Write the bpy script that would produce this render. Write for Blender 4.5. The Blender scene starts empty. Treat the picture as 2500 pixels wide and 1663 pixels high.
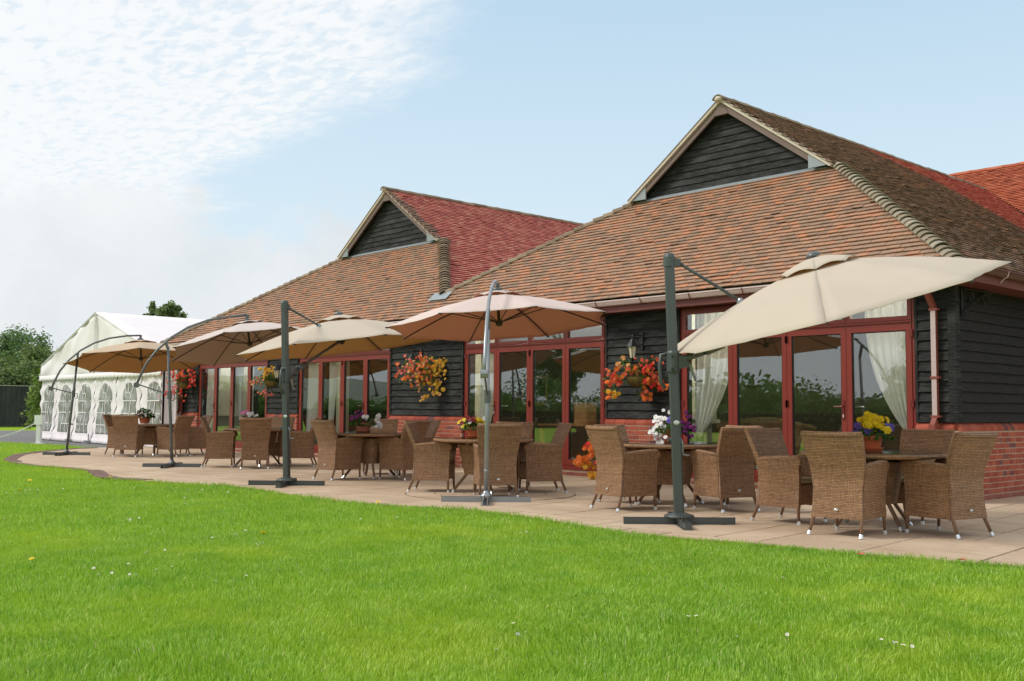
import bpy, math, random
import numpy as np
from mathutils import Vector, Matrix, Euler
random.seed(7); np.random.seed(7)
PI = math.pi
S = bpy.context.scene
COL = S.collection

# ------------------------------------------------------------------ camera
CAMH = 1.15
cam_d = bpy.data.cameras.new('camera'); cam = bpy.data.objects.new('camera', cam_d); COL.objects.link(cam)
R_ = Vector((0.67503055, 0.73775291, 0.00737635)); D_ = Vector((-0.04500204, 0.05115122, -0.99767649)); F_ = Vector((-0.73641604, 0.67313015, 0.06772902))
cam.matrix_world = Matrix(((R_.x, -D_.x, -F_.x, 0), (R_.y, -D_.y, -F_.y, 0), (R_.z, -D_.z, -F_.z, CAMH), (0, 0, 0, 1)))
cam_d.sensor_width = 36; cam_d.lens = 36.289; cam_d.clip_end = 3000; cam_d.clip_start = 0.05
S.camera = cam

# ------------------------------------------------------------------ world
SUN_EL = math.radians(42); SUN_DIR = Vector((-0.62, -0.78, 0)).normalized()   # where the light comes from
W = bpy.data.worlds.new('World'); S.world = W; W.use_nodes = True
nt = W.node_tree; nt.nodes.clear()
class G:
    def __init__(s, t): s.t = t
    def n(s, typ, ins=None, **kw):
        n = s.t.nodes.new(typ)
        for k, v in kw.items(): setattr(n, k, v)
        for k, v in (ins or {}).items():
            if isinstance(v, bpy.types.NodeSocket): s.t.links.new(v, n.inputs[k])
            else: n.inputs[k].default_value = v
        return n
    def m(s, op, a, b=0.0, c=0.0, clamp=False):
        n = s.n('ShaderNodeMath', {0: a, 1: b, 2: c}, operation=op); n.use_clamp = clamp; return n.outputs[0]
    def mix(s, f, a, b, typ='MIX'):
        n = s.t.nodes.new('ShaderNodeMix'); n.data_type = 'RGBA'; n.blend_type = typ
        for i, v in ((0, f), (6, a), (7, b)):
            if isinstance(v, bpy.types.NodeSocket): s.t.links.new(v, n.inputs[i])
            else: n.inputs[i].default_value = (*v, 1) if hasattr(v, '__len__') and len(v) == 3 else v
        return n.outputs[2]
    def ramp(s, f, stops, interp='LINEAR'):
        n = s.n('ShaderNodeValToRGB', {0: f}); r = n.color_ramp; r.interpolation = interp
        while len(r.elements) < len(stops): r.elements.new(0.5)
        for e, (p, c) in zip(r.elements, stops):
            e.position = p; e.color = (*c, 1) if hasattr(c, '__len__') else (c, c, c, 1)
        return n.outputs[0]
    def sst(s, v, a, b):
        n = s.n('ShaderNodeMapRange', {0: v, 1: a, 2: b, 3: 0.0, 4: 1.0}); n.interpolation_type = 'SMOOTHSTEP'; return n.outputs[0]
g = G(nt)
tc = g.n('ShaderNodeTexCoord').outputs['Generated']
sp = g.n('ShaderNodeSeparateXYZ', {0: tc}).outputs
zc = g.m('MAXIMUM', sp[2], 0.035)
px_, py_ = g.m('DIVIDE', sp[0], zc), g.m('DIVIDE', sp[1], zc)
pv = g.n('ShaderNodeCombineXYZ', {0: px_, 1: py_, 2: 0.0}).outputs[0]
sky = g.n('ShaderNodeTexSky', sky_type='NISHITA'); sky.sun_disc = False
sky.sun_elevation = SUN_EL; sky.sun_rotation = math.atan2(SUN_DIR.x, SUN_DIR.y); sky.air_density = 1.0; sky.dust_density = 2.0; sky.ozone_density = 1.0
base = g.mix(0.75, sky.outputs[0], (3.75, 5.2, 6.3))
base = g.mix(g.ramp(sp[2], [(0.0, 0.85), (0.18, 0.55), (0.36, 0.12), (0.5, 0.0)]), base, (5.3, 6.05, 6.4))
# high mottled cloud sheet: everything on one side of a straight edge
wn = g.n('ShaderNodeTexNoise', {'Vector': pv, 'Scale': 0.9, 'Detail': 5.0, 'Roughness': 0.6}).outputs[0]
edge = g.m('SUBTRACT', g.m('ADD', g.m('MULTIPLY', px_, -0.245), 1.10), py_)
edge = g.m('ADD', edge, g.m('MULTIPLY', g.m('SUBTRACT', wn, 0.5), 1.1))
sheet = g.sst(edge, -0.10, 0.22)
mp = g.n('ShaderNodeMapping', {0: pv, 'Rotation': (0, 0, 0.35), 'Scale': (0.62, 1.25, 1.0)}).outputs[0]
mn = g.n('ShaderNodeTexNoise', {'Vector': mp, 'Scale': 17.0, 'Detail': 6.0, 'Roughness': 0.6, 'Distortion': 0.3}).outputs[0]
mn2 = g.n('ShaderNodeTexNoise', {'Vector': pv, 'Scale': 2.0, 'Detail': 4.0}).outputs[0]
thin = g.m('ADD', g.m('MULTIPLY', edge, 0.10), g.m('ADD', g.m('MULTIPLY', mn2, 0.35), -0.12))
mott = g.sst(g.m('ADD', mn, thin), 0.44, 0.66)
cover = g.m('MULTIPLY', sheet, g.m('ADD', g.m('MULTIPLY', mott, 0.46), 0.52), clamp=True)
# nothing thinner towards the horizon than the air allows
# low cumulus bank
dn = g.n('ShaderNodeTexNoise', {'Vector': tc, 'Scale': 7.0, 'Detail': 7.0, 'Roughness': 0.58}).outputs[0]
top = g.m('ADD', 0.192, g.m('MULTIPLY', g.m('SUBTRACT', dn, 0.5), 0.20))
low = g.m('MULTIPLY', g.sst(g.m('SUBTRACT', top, sp[2]), -0.004, 0.022), g.m('SUBTRACT', 1.0, g.sst(sp[0], -0.83, -0.72)))
ln = g.n('ShaderNodeTexNoise', {'Vector': tc, 'Scale': 5.0, 'Detail': 6.0, 'Roughness': 0.55}).outputs[0]
lowc = g.mix(g.sst(ln, 0.3, 0.7), (4.75, 5.0, 5.2), (5.9, 6.05, 6.15))
c1 = g.mix(cover, base, (6.25, 6.4, 6.5))
c2 = g.mix(g.m('MULTIPLY', low, 0.85), c1, lowc)
c2 = g.mix(g.sst(sp[2], 0.02, -0.05), c2, (2.2, 2.6, 1.6))
bg = g.n('ShaderNodeBackground', {0: c2, 1: 0.1})
nt.links.new(bg.outputs[0], g.n('ShaderNodeOutputWorld').inputs[0])

sl = bpy.data.lights.new('sun', 'SUN'); sl.energy = 1.35; sl.angle = math.radians(15); sl.color = (1, 0.95, 0.87)
so = bpy.data.objects.new('sun', sl); COL.objects.link(so)
sv = Vector((SUN_DIR.x * math.cos(SUN_EL), SUN_DIR.y * math.cos(SUN_EL), math.sin(SUN_EL)))
so.rotation_euler = sv.to_track_quat('Z', 'Y').to_euler(); so.location = (0, -20, 30)
S.view_settings.view_transform = 'Standard'; S.view_settings.look = 'None'; S.view_settings.gamma = 1; S.view_settings.exposure = 0.60
S.view_settings.use_curve_mapping = False
try:
    S.cycles.max_bounces = 8; S.cycles.transparent_max_bounces = 12; S.cycles.caustics_reflective = False; S.cycles.caustics_refractive = False
except Exception: pass

# ------------------------------------------------------------------ materials
def mat(name, fn):
    m = bpy.data.materials.new(name); m.use_nodes = True; t = m.node_tree; t.nodes.clear(); q = G(t)
    out = q.n('ShaderNodeOutputMaterial'); sh = fn(q); t.links.new(sh, out.inputs[0]); return m
def pr(q, col, rough=0.6, bump=None, bs=0.3, bd=0.01, metal=0.0, spec=0.4, **kw):
    ins = {'Base Color': (*col, 1) if not isinstance(col, bpy.types.NodeSocket) else col, 'Roughness': rough, 'Metallic': metal, 'Specular IOR Level': spec}
    ins.update(kw)
    if bump is not None: ins['Normal'] = q.n('ShaderNodeBump', {'Height': bump, 'Strength': bs, 'Distance': bd}).outputs[0]
    return q.n('ShaderNodeBsdfPrincipled', ins).outputs[0]
def noise(q, scale, detail=4.0, vec=None, rough=0.55, mp=None, **kw):
    v = vec if vec is not None else q.n('ShaderNodeTexCoord').outputs['Object']
    if mp: v = q.n('ShaderNodeMapping', {0: v, 'Scale': mp}).outputs[0]
    return q.n('ShaderNodeTexNoise', {'Vector': v, 'Scale': scale, 'Detail': detail, 'Roughness': rough, **kw}).outputs[0]
def wpos(q): return q.n('ShaderNodeNewGeometry').outputs['Position']
def rnd(q): # per-face random plus per-object random
    a = q.n('ShaderNodeAttribute', attribute_name='rnd').outputs['Fac']; return a
def plain(name, col, rough=0.5, metal=0.0, var=0.12, sc=6.0, spec=0.4, bump=0.0):
    def f(q):
        nz = noise(q, sc, 5.0)
        c = q.mix(nz, tuple(x * (1 - var) for x in col), tuple(min(1, x * (1 + var)) for x in col))
        return pr(q, c, rough, nz if bump else None, bump or 0.1, 0.004, metal, spec)
    return mat(name, f)
M = {}
def m_tile(name, stops, lich):
    def f(q):
        r = rnd(q); v = wpos(q)
        c = q.ramp(r, stops)
        n1 = noise(q, 2.2, 6.0, v); n2 = noise(q, 28.0, 4.0, v)
        c = q.mix(q.m('MULTIPLY', q.sst(n1, 0.35, 0.8), lich[0]), c, lich[1])
        c = q.mix(q.m('MULTIPLY', n2, 0.5), c, q.mix(1.0, c, (0.55, 0.5, 0.45), 'MULTIPLY'))
        return pr(q, c, 0.85, n2, 0.35, 0.006, 0, 0.25)
    return mat(name, f)
M['tile_front'] = m_tile('tile_front', [(0.0, (0.30, 0.20, 0.145)), (0.3, (0.39, 0.25, 0.175)), (0.6, (0.46, 0.26, 0.17)), (0.85, (0.52, 0.265, 0.16)), (0.97, (0.58, 0.26, 0.145)), (1.0, (0.36, 0.28, 0.2))], (0.35, (0.38, 0.28, 0.2)))
M['tile_red'] = m_tile('tile_red', [(0.0, (0.48, 0.135, 0.115)), (0.4, (0.58, 0.18, 0.15)), (0.8, (0.66, 0.24, 0.19)), (1.0, (0.70, 0.34, 0.24))], (0.2, (0.26, 0.10, 0.09)))
M['tile_dark'] = m_tile('tile_dark', [(0.0, (0.21, 0.135, 0.105)), (0.5, (0.31, 0.205, 0.16)), (0.85, (0.40, 0.25, 0.185)), (1.0, (0.50, 0.26, 0.17))], (0.3, (0.27, 0.20, 0.155)))
M['tile_orange'] = m_tile('tile_orange', [(0.0, (0.40, 0.10, 0.055)), (0.6, (0.52, 0.14, 0.07)), (1.0, (0.6, 0.2, 0.11))], (0.2, (0.3, 0.12, 0.08)))
M['bonnet'] = m_tile('bonnet', [(0.0, (0.20, 0.145, 0.10)), (0.5, (0.30, 0.225, 0.155)), (1.0, (0.38, 0.30, 0.215))], (0.8, (0.25, 0.20, 0.13)))
M['bonnet_pale'] = m_tile('bonnet_pale', [(0.0, (0.29, 0.24, 0.17)), (0.5, (0.38, 0.33, 0.25)), (1.0, (0.47, 0.44, 0.36))], (0.75, (0.24, 0.19, 0.125)))
M['under'] = plain('roof_under', (0.05, 0.035, 0.025), 0.9)
def f_brick(q):
    r = rnd(q); oi = q.n('ShaderNodeObjectInfo').outputs['Random']
    r2 = q.m('FRACT', q.m('ADD', r, oi)); v = wpos(q)
    c = q.ramp(r2, [(0.0, (0.15, 0.065, 0.065)), (0.09, (0.20, 0.075, 0.07)), (0.14, (0.32, 0.068, 0.042)), (0.6, (0.40, 0.088, 0.052)), (0.85, (0.46, 0.12, 0.068)), (1.0, (0.35, 0.08, 0.055))])
    n1 = noise(q, 30.0, 5.0, v); n2 = noise(q, 5.0, 4.0, v)
    z = q.n('ShaderNodeSeparateXYZ', {0: v}).outputs[2]
    c = q.mix(q.m('MULTIPLY', q.sst(n1, 0.5, 0.8), 0.4), c, (0.55, 0.33, 0.26))
    dirt = q.m('MULTIPLY', q.sst(q.m('ADD', z, q.m('MULTIPLY', n2, 0.14)), 0.24, 0.06), 0.65)
    c = q.mix(dirt, c, (0.22, 0.12, 0.10))
    return pr(q, c, 0.85, n1, 0.4, 0.004, 0, 0.25)
M['brick'] = mat('brick', f_brick)
M['mortar'] = plain('mortar', (0.48, 0.35, 0.26), 0.95, var=0.25, sc=20)
def f_board(q):
    tcn = q.n('ShaderNodeTexCoord').outputs['Object']; oi = q.n('ShaderNodeObjectInfo').outputs['Random']
    off = q.n('ShaderNodeVectorMath', {0: wpos(q), 1: q.n('ShaderNodeCombineXYZ', {0: q.m('MULTIPLY', oi, 37.0)}).outputs[0]}, operation='ADD').outputs[0]
    gr = noise(q, 9.0, 6.0, off, 0.65, (0.6, 0.6, 9.0)); bl = noise(q, 1.6, 4.0, off, 0.5, (1, 1, 2.5))
    kn = q.n('ShaderNodeTexVoronoi', {'Vector': q.n('ShaderNodeMapping', {0: off, 'Scale': (2.4, 2.4, 6.0)}).outputs[0], 'Scale': 1.0}).outputs['Distance']
    c = q.ramp(gr, [(0.28, (0.005, 0.005, 0.005)), (0.5, (0.018, 0.0185, 0.018)), (0.72, (0.075, 0.078, 0.075))])
    c = q.mix(q.m('MULTIPLY', q.sst(bl, 0.45, 0.72), 0.5), c, (0.075, 0.080, 0.078))
    c = q.mix(q.sst(kn, 0.075, 0.03), c, (0.012, 0.012, 0.012))
    return pr(q, c, 0.75, gr, 0.6, 0.005, 0, 0.22)
M['board'] = mat('board', f_board)
def f_bwarm(q):
    off = wpos(q); gr = noise(q, 9.0, 6.0, off, 0.65, (0.6, 0.6, 9.0)); bl = noise(q, 1.1, 4.0, off)
    c = q.ramp(gr, [(0.25, (0.006, 0.005, 0.005)), (0.55, (0.018, 0.014, 0.0135)), (0.75, (0.055, 0.046, 0.043))])
    c = q.mix(q.m('MULTIPLY', q.sst(bl, 0.4, 0.7), 0.5), c, (0.028, 0.02, 0.019))
    return pr(q, c, 0.75, gr, 0.5, 0.004, 0, 0.35)
M['board_side'] = mat('board_side', f_bwarm)
M['frame'] = plain('red_frame', (0.225, 0.028, 0.018), 0.38, var=0.12, sc=2.5, spec=0.5)
M['frame_dark'] = plain('red_hardware', (0.16, 0.018, 0.014), 0.45)
M['black'] = plain('black_iron', (0.015, 0.016, 0.018), 0.45)
M['gasket'] = plain('gasket', (0.02, 0.02, 0.02), 0.7)
M['white_metal'] = plain('white_metal', (0.75, 0.76, 0.78), 0.3, metal=0.4)
M['fascia'] = plain('fascia', (0.17, 0.05, 0.042), 0.5, var=0.2, sc=3)
M['gutter'] = plain('gutter', (0.66, 0.52, 0.50), 0.35, var=0.15, sc=2)  # brown plastic; sky reflection put into a pale base colour
M['gutter_brown'] = plain('gutter_brown', (0.14, 0.06, 0.055), 0.35, var=0.2, sc=2)
M['pipe_front'] = plain('pipe_pale', (0.56, 0.44, 0.43), 0.5, var=0.1)
M['pipe'] = plain('pipe_brown', (0.26, 0.07, 0.05), 0.45, var=0.15)
M['barge'] = plain('bargeboard', (0.20, 0.15, 0.13), 0.8, var=0.2, sc=5)
M['verge'] = plain('verge_mortar', (0.66, 0.59, 0.49), 0.9, var=0.25, sc=12, bump=0.4)
M['lead'] = plain('lead_flashing', (0.30, 0.34, 0.36), 0.55, var=0.15, metal=0.2)
def ior(q, n):   # the Fresnel node inverts its index on back faces: undo that so a pane reflects alike on both faces
    bf = q.n('ShaderNodeNewGeometry').outputs['Backfacing']; return q.n('ShaderNodeFresnel', {'IOR': q.m('ADD', q.m('MULTIPLY', bf, 1.0 / n - n), n)}).outputs[0]
def f_glass(q):
    fr = ior(q, 1.62)
    fac = q.m('ADD', q.m('MULTIPLY', fr, 0.95), 0.075, clamp=True)
    return q.n('ShaderNodeMixShader', {0: fac, 1: q.n('ShaderNodeBsdfTransparent', {0: (0.93, 0.95, 0.94, 1)}).outputs[0], 2: q.n('ShaderNodeBsdfGlossy', {0: (0.92, 0.96, 0.98, 1), 'Roughness': 0.006, 'Normal': q.n('ShaderNodeBump', {'Height': noise(q, 0.9, 1.0, wpos(q)), 'Strength': 0.05, 'Distance': 0.02}).outputs[0]}).outputs[0]}).outputs[0]
M['glass'] = mat('glass', f_glass)
M['table_glass'] = mat('table_glass', lambda q: q.n('ShaderNodeMixShader', {0: ior(q, 1.9), 1: q.n('ShaderNodeBsdfTransparent', {0: (0.72, 0.78, 0.77, 1)}).outputs[0], 2: q.n('ShaderNodeBsdfGlossy', {'Roughness': 0.02}).outputs[0]}).outputs[0])
def f_wicker(dark):
    def f(q):
        uv = q.n('ShaderNodeTexCoord').outputs['UV']; oi = q.n('ShaderNodeObjectInfo').outputs['Random']
        wob = noise(q, 30.0, 2.0, uv)
        uvw = q.n('ShaderNodeVectorMath', {0: uv, 1: q.n('ShaderNodeCombineXYZ', {0: q.m('MULTIPLY', wob, 0.004), 1: q.m('MULTIPLY', wob, 0.006)}).outputs[0]}, operation='ADD').outputs[0]
        br = q.n('ShaderNodeTexBrick', {'Vector': uvw, 'Color1': (0.50, 0.285, 0.155, 1), 'Color2': (0.33, 0.18, 0.10, 1), 'Mortar': (0.045, 0.025, 0.015, 1), 'Scale': 1.0, 'Mortar Size': 0.0022, 'Mortar Smooth': 0.5, 'Brick Width': 0.032, 'Row Height': 0.0145})
        bands = noise(q, 1.0, 3.0, q.n('ShaderNodeMapping', {0: uv, 'Scale': (3.0, 38.0, 1.0)}).outputs[0])
        c = br.outputs[0]
        c = q.mix(q.m('MULTIPLY', q.sst(bands, 0.42, 0.66), 0.55), c, (0.16, 0.09, 0.055), 'MIX')
        sv_ = noise(q, 1.0, 2.0, q.n('ShaderNodeMapping', {0: uv, 'Scale': (75.0, 9.0, 1.0)}).outputs[0])
        c = q.mix(q.m('MULTIPLY', q.sst(sv_, 0.45, 0.7), 0.35), c, (0.50, 0.30, 0.16))
        if dark != 1: c = q.mix(1.0, c, (dark, dark, dark), 'MULTIPLY')
        c = q.mix(1.0, c, q.mix(oi, (0.92, 0.91, 0.90), (1.06, 1.04, 1.0)), 'MULTIPLY')
        return pr(q, c, 0.55, q.m('SUBTRACT', 1.0, br.outputs['Fac']), 0.9, 0.004, 0, 0.35)
    return f
M['wicker'] = mat('wicker', f_wicker(1))
M['cane_leg'] = plain('cane_leg', (0.21, 0.12, 0.075), 0.5, var=0.2, sc=20)
M['cap'] = plain('steel_cap', (0.72, 0.74, 0.76), 0.25, metal=0.7)
M['cushion'] = plain('cushion', (0.42, 0.35, 0.22), 0.9, var=0.1, sc=30)
def fabric(name, col, tcol, tr):
    def f(q):
        nz = noise(q, 90.0, 3.0); n2 = noise(q, 2.0, 4.0)
        c = q.mix(n2, tuple(x * 0.93 for x in col), tuple(min(1, x * 1.05) for x in col))
        d = q.n('ShaderNodeBsdfDiffuse', {0: c, 'Normal': q.n('ShaderNodeBump', {'Height': n2, 'Strength': 0.25, 'Distance': 0.02}).outputs[0]}).outputs[0]
        t = q.n('ShaderNodeBsdfTranslucent', {0: (*tcol, 1)}).outputs[0]
        return q.n('ShaderNodeMixShader', {0: tr, 1: d, 2: t}).outputs[0]
    return mat(name, f)
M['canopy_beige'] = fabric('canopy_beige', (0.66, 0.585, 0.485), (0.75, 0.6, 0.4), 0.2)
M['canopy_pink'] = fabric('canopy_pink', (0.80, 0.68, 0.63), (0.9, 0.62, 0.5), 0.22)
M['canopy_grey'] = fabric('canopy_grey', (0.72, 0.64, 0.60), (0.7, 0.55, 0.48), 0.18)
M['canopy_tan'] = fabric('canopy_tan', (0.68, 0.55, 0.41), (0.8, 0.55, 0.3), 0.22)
for k_, c_, t_, f_ in (('beige', (0.50, 0.34, 0.19), (0.75, 0.42, 0.16), 0.45), ('pink', (0.55, 0.34, 0.25), (0.80, 0.42, 0.28), 0.42), ('grey', (0.42, 0.32, 0.26), (0.60, 0.42, 0.30), 0.35), ('tan', (0.42, 0.27, 0.15), (0.70, 0.42, 0.20), 0.38)): M['under_' + k_] = fabric('canopy_underside_shade', c_, t_, f_)  # same cloths in browner tones: shade and light passing through painted in
M['curtain'] = fabric('curtain', (0.92, 0.91, 0.86), (0.92, 0.91, 0.85), 0.4)
M['marquee'] = fabric('marquee_pvc', (0.95, 0.90, 0.925), (0.85, 0.83, 0.85), 0.12)
def f_pvcwin(q):
    n = noise(q, 3.0, 3.0, wpos(q))
    c = q.mix(n, (0.20, 0.215, 0.20), (0.38, 0.39, 0.35))
    return pr(q, c, 0.18, noise(q, 5.0, 2.0, wpos(q)), 0.4, 0.03, 0, 0.6)
M['pvc_window'] = mat('pvc_window', f_pvcwin)
M['pole_grey'] = plain('pole_grey', (0.13, 0.145, 0.15), 0.35, metal=0.35, var=0.1)
M['pole_silver'] = plain('pole_silver', (0.30, 0.32, 0.34), 0.32, metal=0.5, var=0.1)
M['pole_green'] = plain('pole_green', (0.085, 0.097, 0.095), 0.38, metal=0.3, var=0.12)
M['rib'] = plain('rib', (0.06, 0.045, 0.035), 0.5)
M['terracotta'] = plain('terracotta', (0.60, 0.14, 0.055), 0.5, var=0.12, sc=10)
M['terracotta_dull'] = plain('terracotta_dull', (0.50, 0.17, 0.09), 0.7, var=0.15, sc=10)
M['planter_grey'] = plain('planter_grey', (0.16, 0.16, 0.16), 0.5, metal=0.3)
M['soil'] = plain('soil', (0.03, 0.02, 0.014), 0.95)
def leafm(name, a, b, tr=0.25):
    def f(q):
        r = rnd(q); c = q.mix(r, a, b); n = noise(q, 0.5, 3.0, wpos(q))
        d = pr(q, c, 0.5, None, spec=0.3)
        return q.n('ShaderNodeMixShader', {0: tr, 1: d, 2: q.n('ShaderNodeBsdfTranslucent', {0: q.mix(0.5, c, (b[0] * 1.6, b[1] * 1.7, b[2]))}).outputs[0]}).outputs[0]
    return mat(name, f)
M['leaf'] = leafm('leaf', (0.02, 0.055, 0.012), (0.10, 0.20, 0.03))
M['leaf_begonia'] = leafm('leaf_begonia', (0.035, 0.065, 0.018), (0.17, 0.29, 0.06))
M['tree_dark'] = leafm('tree_leaf_dark', (0.045, 0.085, 0.032), (0.17, 0.28, 0.10), 0.3)
M['tree_light'] = leafm('tree_leaf_light', (0.06, 0.11, 0.02), (0.26, 0.38, 0.07), 0.3)
M['tree_brown'] = leafm('tree_leaf_olive', (0.06, 0.095, 0.03), (0.24, 0.32, 0.11), 0.3)
M['bark'] = plain('bark', (0.08, 0.06, 0.045), 0.9, var=0.3, sc=8, bump=0.5)
M['moss'] = plain('basket_moss', (0.16, 0.12, 0.03), 0.95, var=0.45, sc=40, bump=0.8)
PET = {'orange': (0.92, 0.24, 0.04), 'coral': (0.92, 0.19, 0.10), 'red': (0.85, 0.06, 0.04), 'yellow': (0.95, 0.58, 0.06), 'golden': (0.94, 0.48, 0.04), 'apricot': (0.95, 0.50, 0.20), 'pink': (0.90, 0.22, 0.20),
       'white': (0.86, 0.85, 0.88), 'purple': (0.20, 0.012, 0.16), 'blue': (0.13, 0.09, 0.48), 'pansy_yellow': (0.92, 0.66, 0.01), 'maroon': (0.22, 0.008, 0.015), 'lilac': (0.70, 0.22, 0.46)}
for k, c in PET.items():
    M['pet_' + k] = (lambda c: mat('petal', lambda q: q.n('ShaderNodeMixShader', {0: 0.2, 1: pr(q, q.mix(rnd(q), tuple(x * 0.72 for x in c), tuple(min(1, x * 1.15 + 0.01) for x in c)), 0.6), 2: q.n('ShaderNodeBsdfTranslucent', {0: (*c, 1)}).outputs[0]}).outputs[0]))(c)
def f_slab(q):
    v = wpos(q); oi = q.n('ShaderNodeObjectInfo').outputs['Random']; r = q.m('FRACT', q.m('ADD', rnd(q), oi))
    n1 = noise(q, 1.1, 5.0, v, 0.6, (1, 1.6, 1)); n2 = noise(q, 14.0, 6.0, v, 0.65, (0.5, 1.4, 1)); n3 = noise(q, 3.2, 4.0, v); n4 = noise(q, 0.8, 6.0, v, 0.7)
    c = q.ramp(n1, [(0.3, (0.48, 0.345, 0.235)), (0.5, (0.60, 0.455, 0.32)), (0.7, (0.66, 0.525, 0.385))])
    c = q.mix(q.m('MULTIPLY', r, 0.6), c, (0.45, 0.335, 0.23))
    c = q.mix(q.m('MULTIPLY', q.sst(n2, 0.52, 0.75), 0.6), c, (0.36, 0.27, 0.19))
    c = q.mix(q.m('MULTIPLY', q.sst(n3, 0.6, 0.75), 0.35), c, (0.62, 0.53, 0.42))
    c = q.mix(q.m('MULTIPLY', q.sst(n4, 0.56, 0.72), 0.5), c, (0.34, 0.27, 0.19))
    return pr(q, c, 0.8, n2, 0.4, 0.006, 0, 0.3)
M['slab'] = mat('slab', f_slab)
M['joint'] = plain('joint', (0.13, 0.095, 0.07), 0.95, var=0.3, sc=9)
M['sett'] = plain('sett', (0.20, 0.12, 0.10), 0.85, var=0.4, sc=5, bump=0.3)
M['tarmac'] = plain('tarmac', (0.17, 0.165, 0.165), 0.9, var=0.12, sc=1.5, bump=0.2)
def f_lawn(q):
    v = wpos(q); n1 = noise(q, 0.35, 4.0, v); n2 = noise(q, 60.0, 4.0, v)
    c = q.ramp(n1, [(0.35, (0.23, 0.40, 0.022)), (0.6, (0.33, 0.48, 0.028))])
    c = q.mix(q.m('MULTIPLY', n2, 0.5), c, (0.11, 0.21, 0.010))
    return pr(q, c, 0.9, n2, 0.6, 0.02, 0, 0.1)
M['lawn'] = mat('lawn', f_lawn)
def f_grass(q):
    v = wpos(q); n1 = noise(q, 0.55, 5.0, v, 0.65); n2 = noise(q, 2.6, 4.0, v); r = rnd(q)
    c = q.ramp(r, [(0.0, (0.10, 0.24, 0.014)), (0.45, (0.25, 0.46, 0.03)), (0.85, (0.44, 0.66, 0.10)), (0.95, (0.66, 0.68, 0.24)), (1.0, (0.7, 0.6, 0.34))])
    c = q.mix(q.m('MULTIPLY', q.sst(n1, 0.44, 0.66), 0.5), c, (0.56, 0.66, 0.06))
    c = q.mix(q.m('MULTIPLY', q.sst(n2, 0.5, 0.75), 0.55), c, (0.12, 0.34, 0.035))
    d = q.n('ShaderNodeBsdfDiffuse', {0: c}).outputs[0]
    t = q.n('ShaderNodeBsdfTranslucent', {0: q.mix(0.5, c, (0.50, 0.74, 0.045))}).outputs[0]
    gl = q.n('ShaderNodeBsdfGlossy', {0: (1, 1, 1, 1), 'Roughness': 0.5}).outputs[0]
    a = q.n('ShaderNodeMixShader', {0: 0.35, 1: d, 2: t}).outputs[0]
    return q.n('ShaderNodeMixShader', {0: 0.025, 1: a, 2: gl}).outputs[0]
M['grass'] = mat('grass', f_grass)
def f_fence(q):
    v = wpos(q); n = noise(q, 1.6, 5.0, v, 0.6, (1, 1, 0.25)); n2 = noise(q, 9.0, 4.0, v, 0.6, (1, 1, 0.15))
    return pr(q, q.ramp(q.m('ADD', q.m('MULTIPLY', n, 0.5), q.m('MULTIPLY', n2, 0.5)), [(0.35, (0.018, 0.020, 0.020)), (0.65, (0.055, 0.057, 0.055))]), 0.8)
M['fence'] = mat('fence', f_fence)
M['fence_cap'] = plain('fence_cap', (0.35, 0.33, 0.28), 0.8)
M['white'] = plain('white_paint', (0.78, 0.78, 0.77), 0.5, var=0.05)
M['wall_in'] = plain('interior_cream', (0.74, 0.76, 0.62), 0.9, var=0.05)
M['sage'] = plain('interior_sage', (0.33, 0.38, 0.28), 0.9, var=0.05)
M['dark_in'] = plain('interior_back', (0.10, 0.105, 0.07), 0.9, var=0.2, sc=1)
M['wood_in'] = plain('interior_wood', (0.30, 0.17, 0.08), 0.4, var=0.25, sc=3)
M['sofa'] = plain('interior_sofa', (0.16, 0.13, 0.06), 0.9)
M['lamp_glass'] = plain('lamp_glass', (0.66, 0.60, 0.44), 0.25)
M['gold'] = plain('picture_frame', (0.22, 0.15, 0.04), 0.4)

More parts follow.
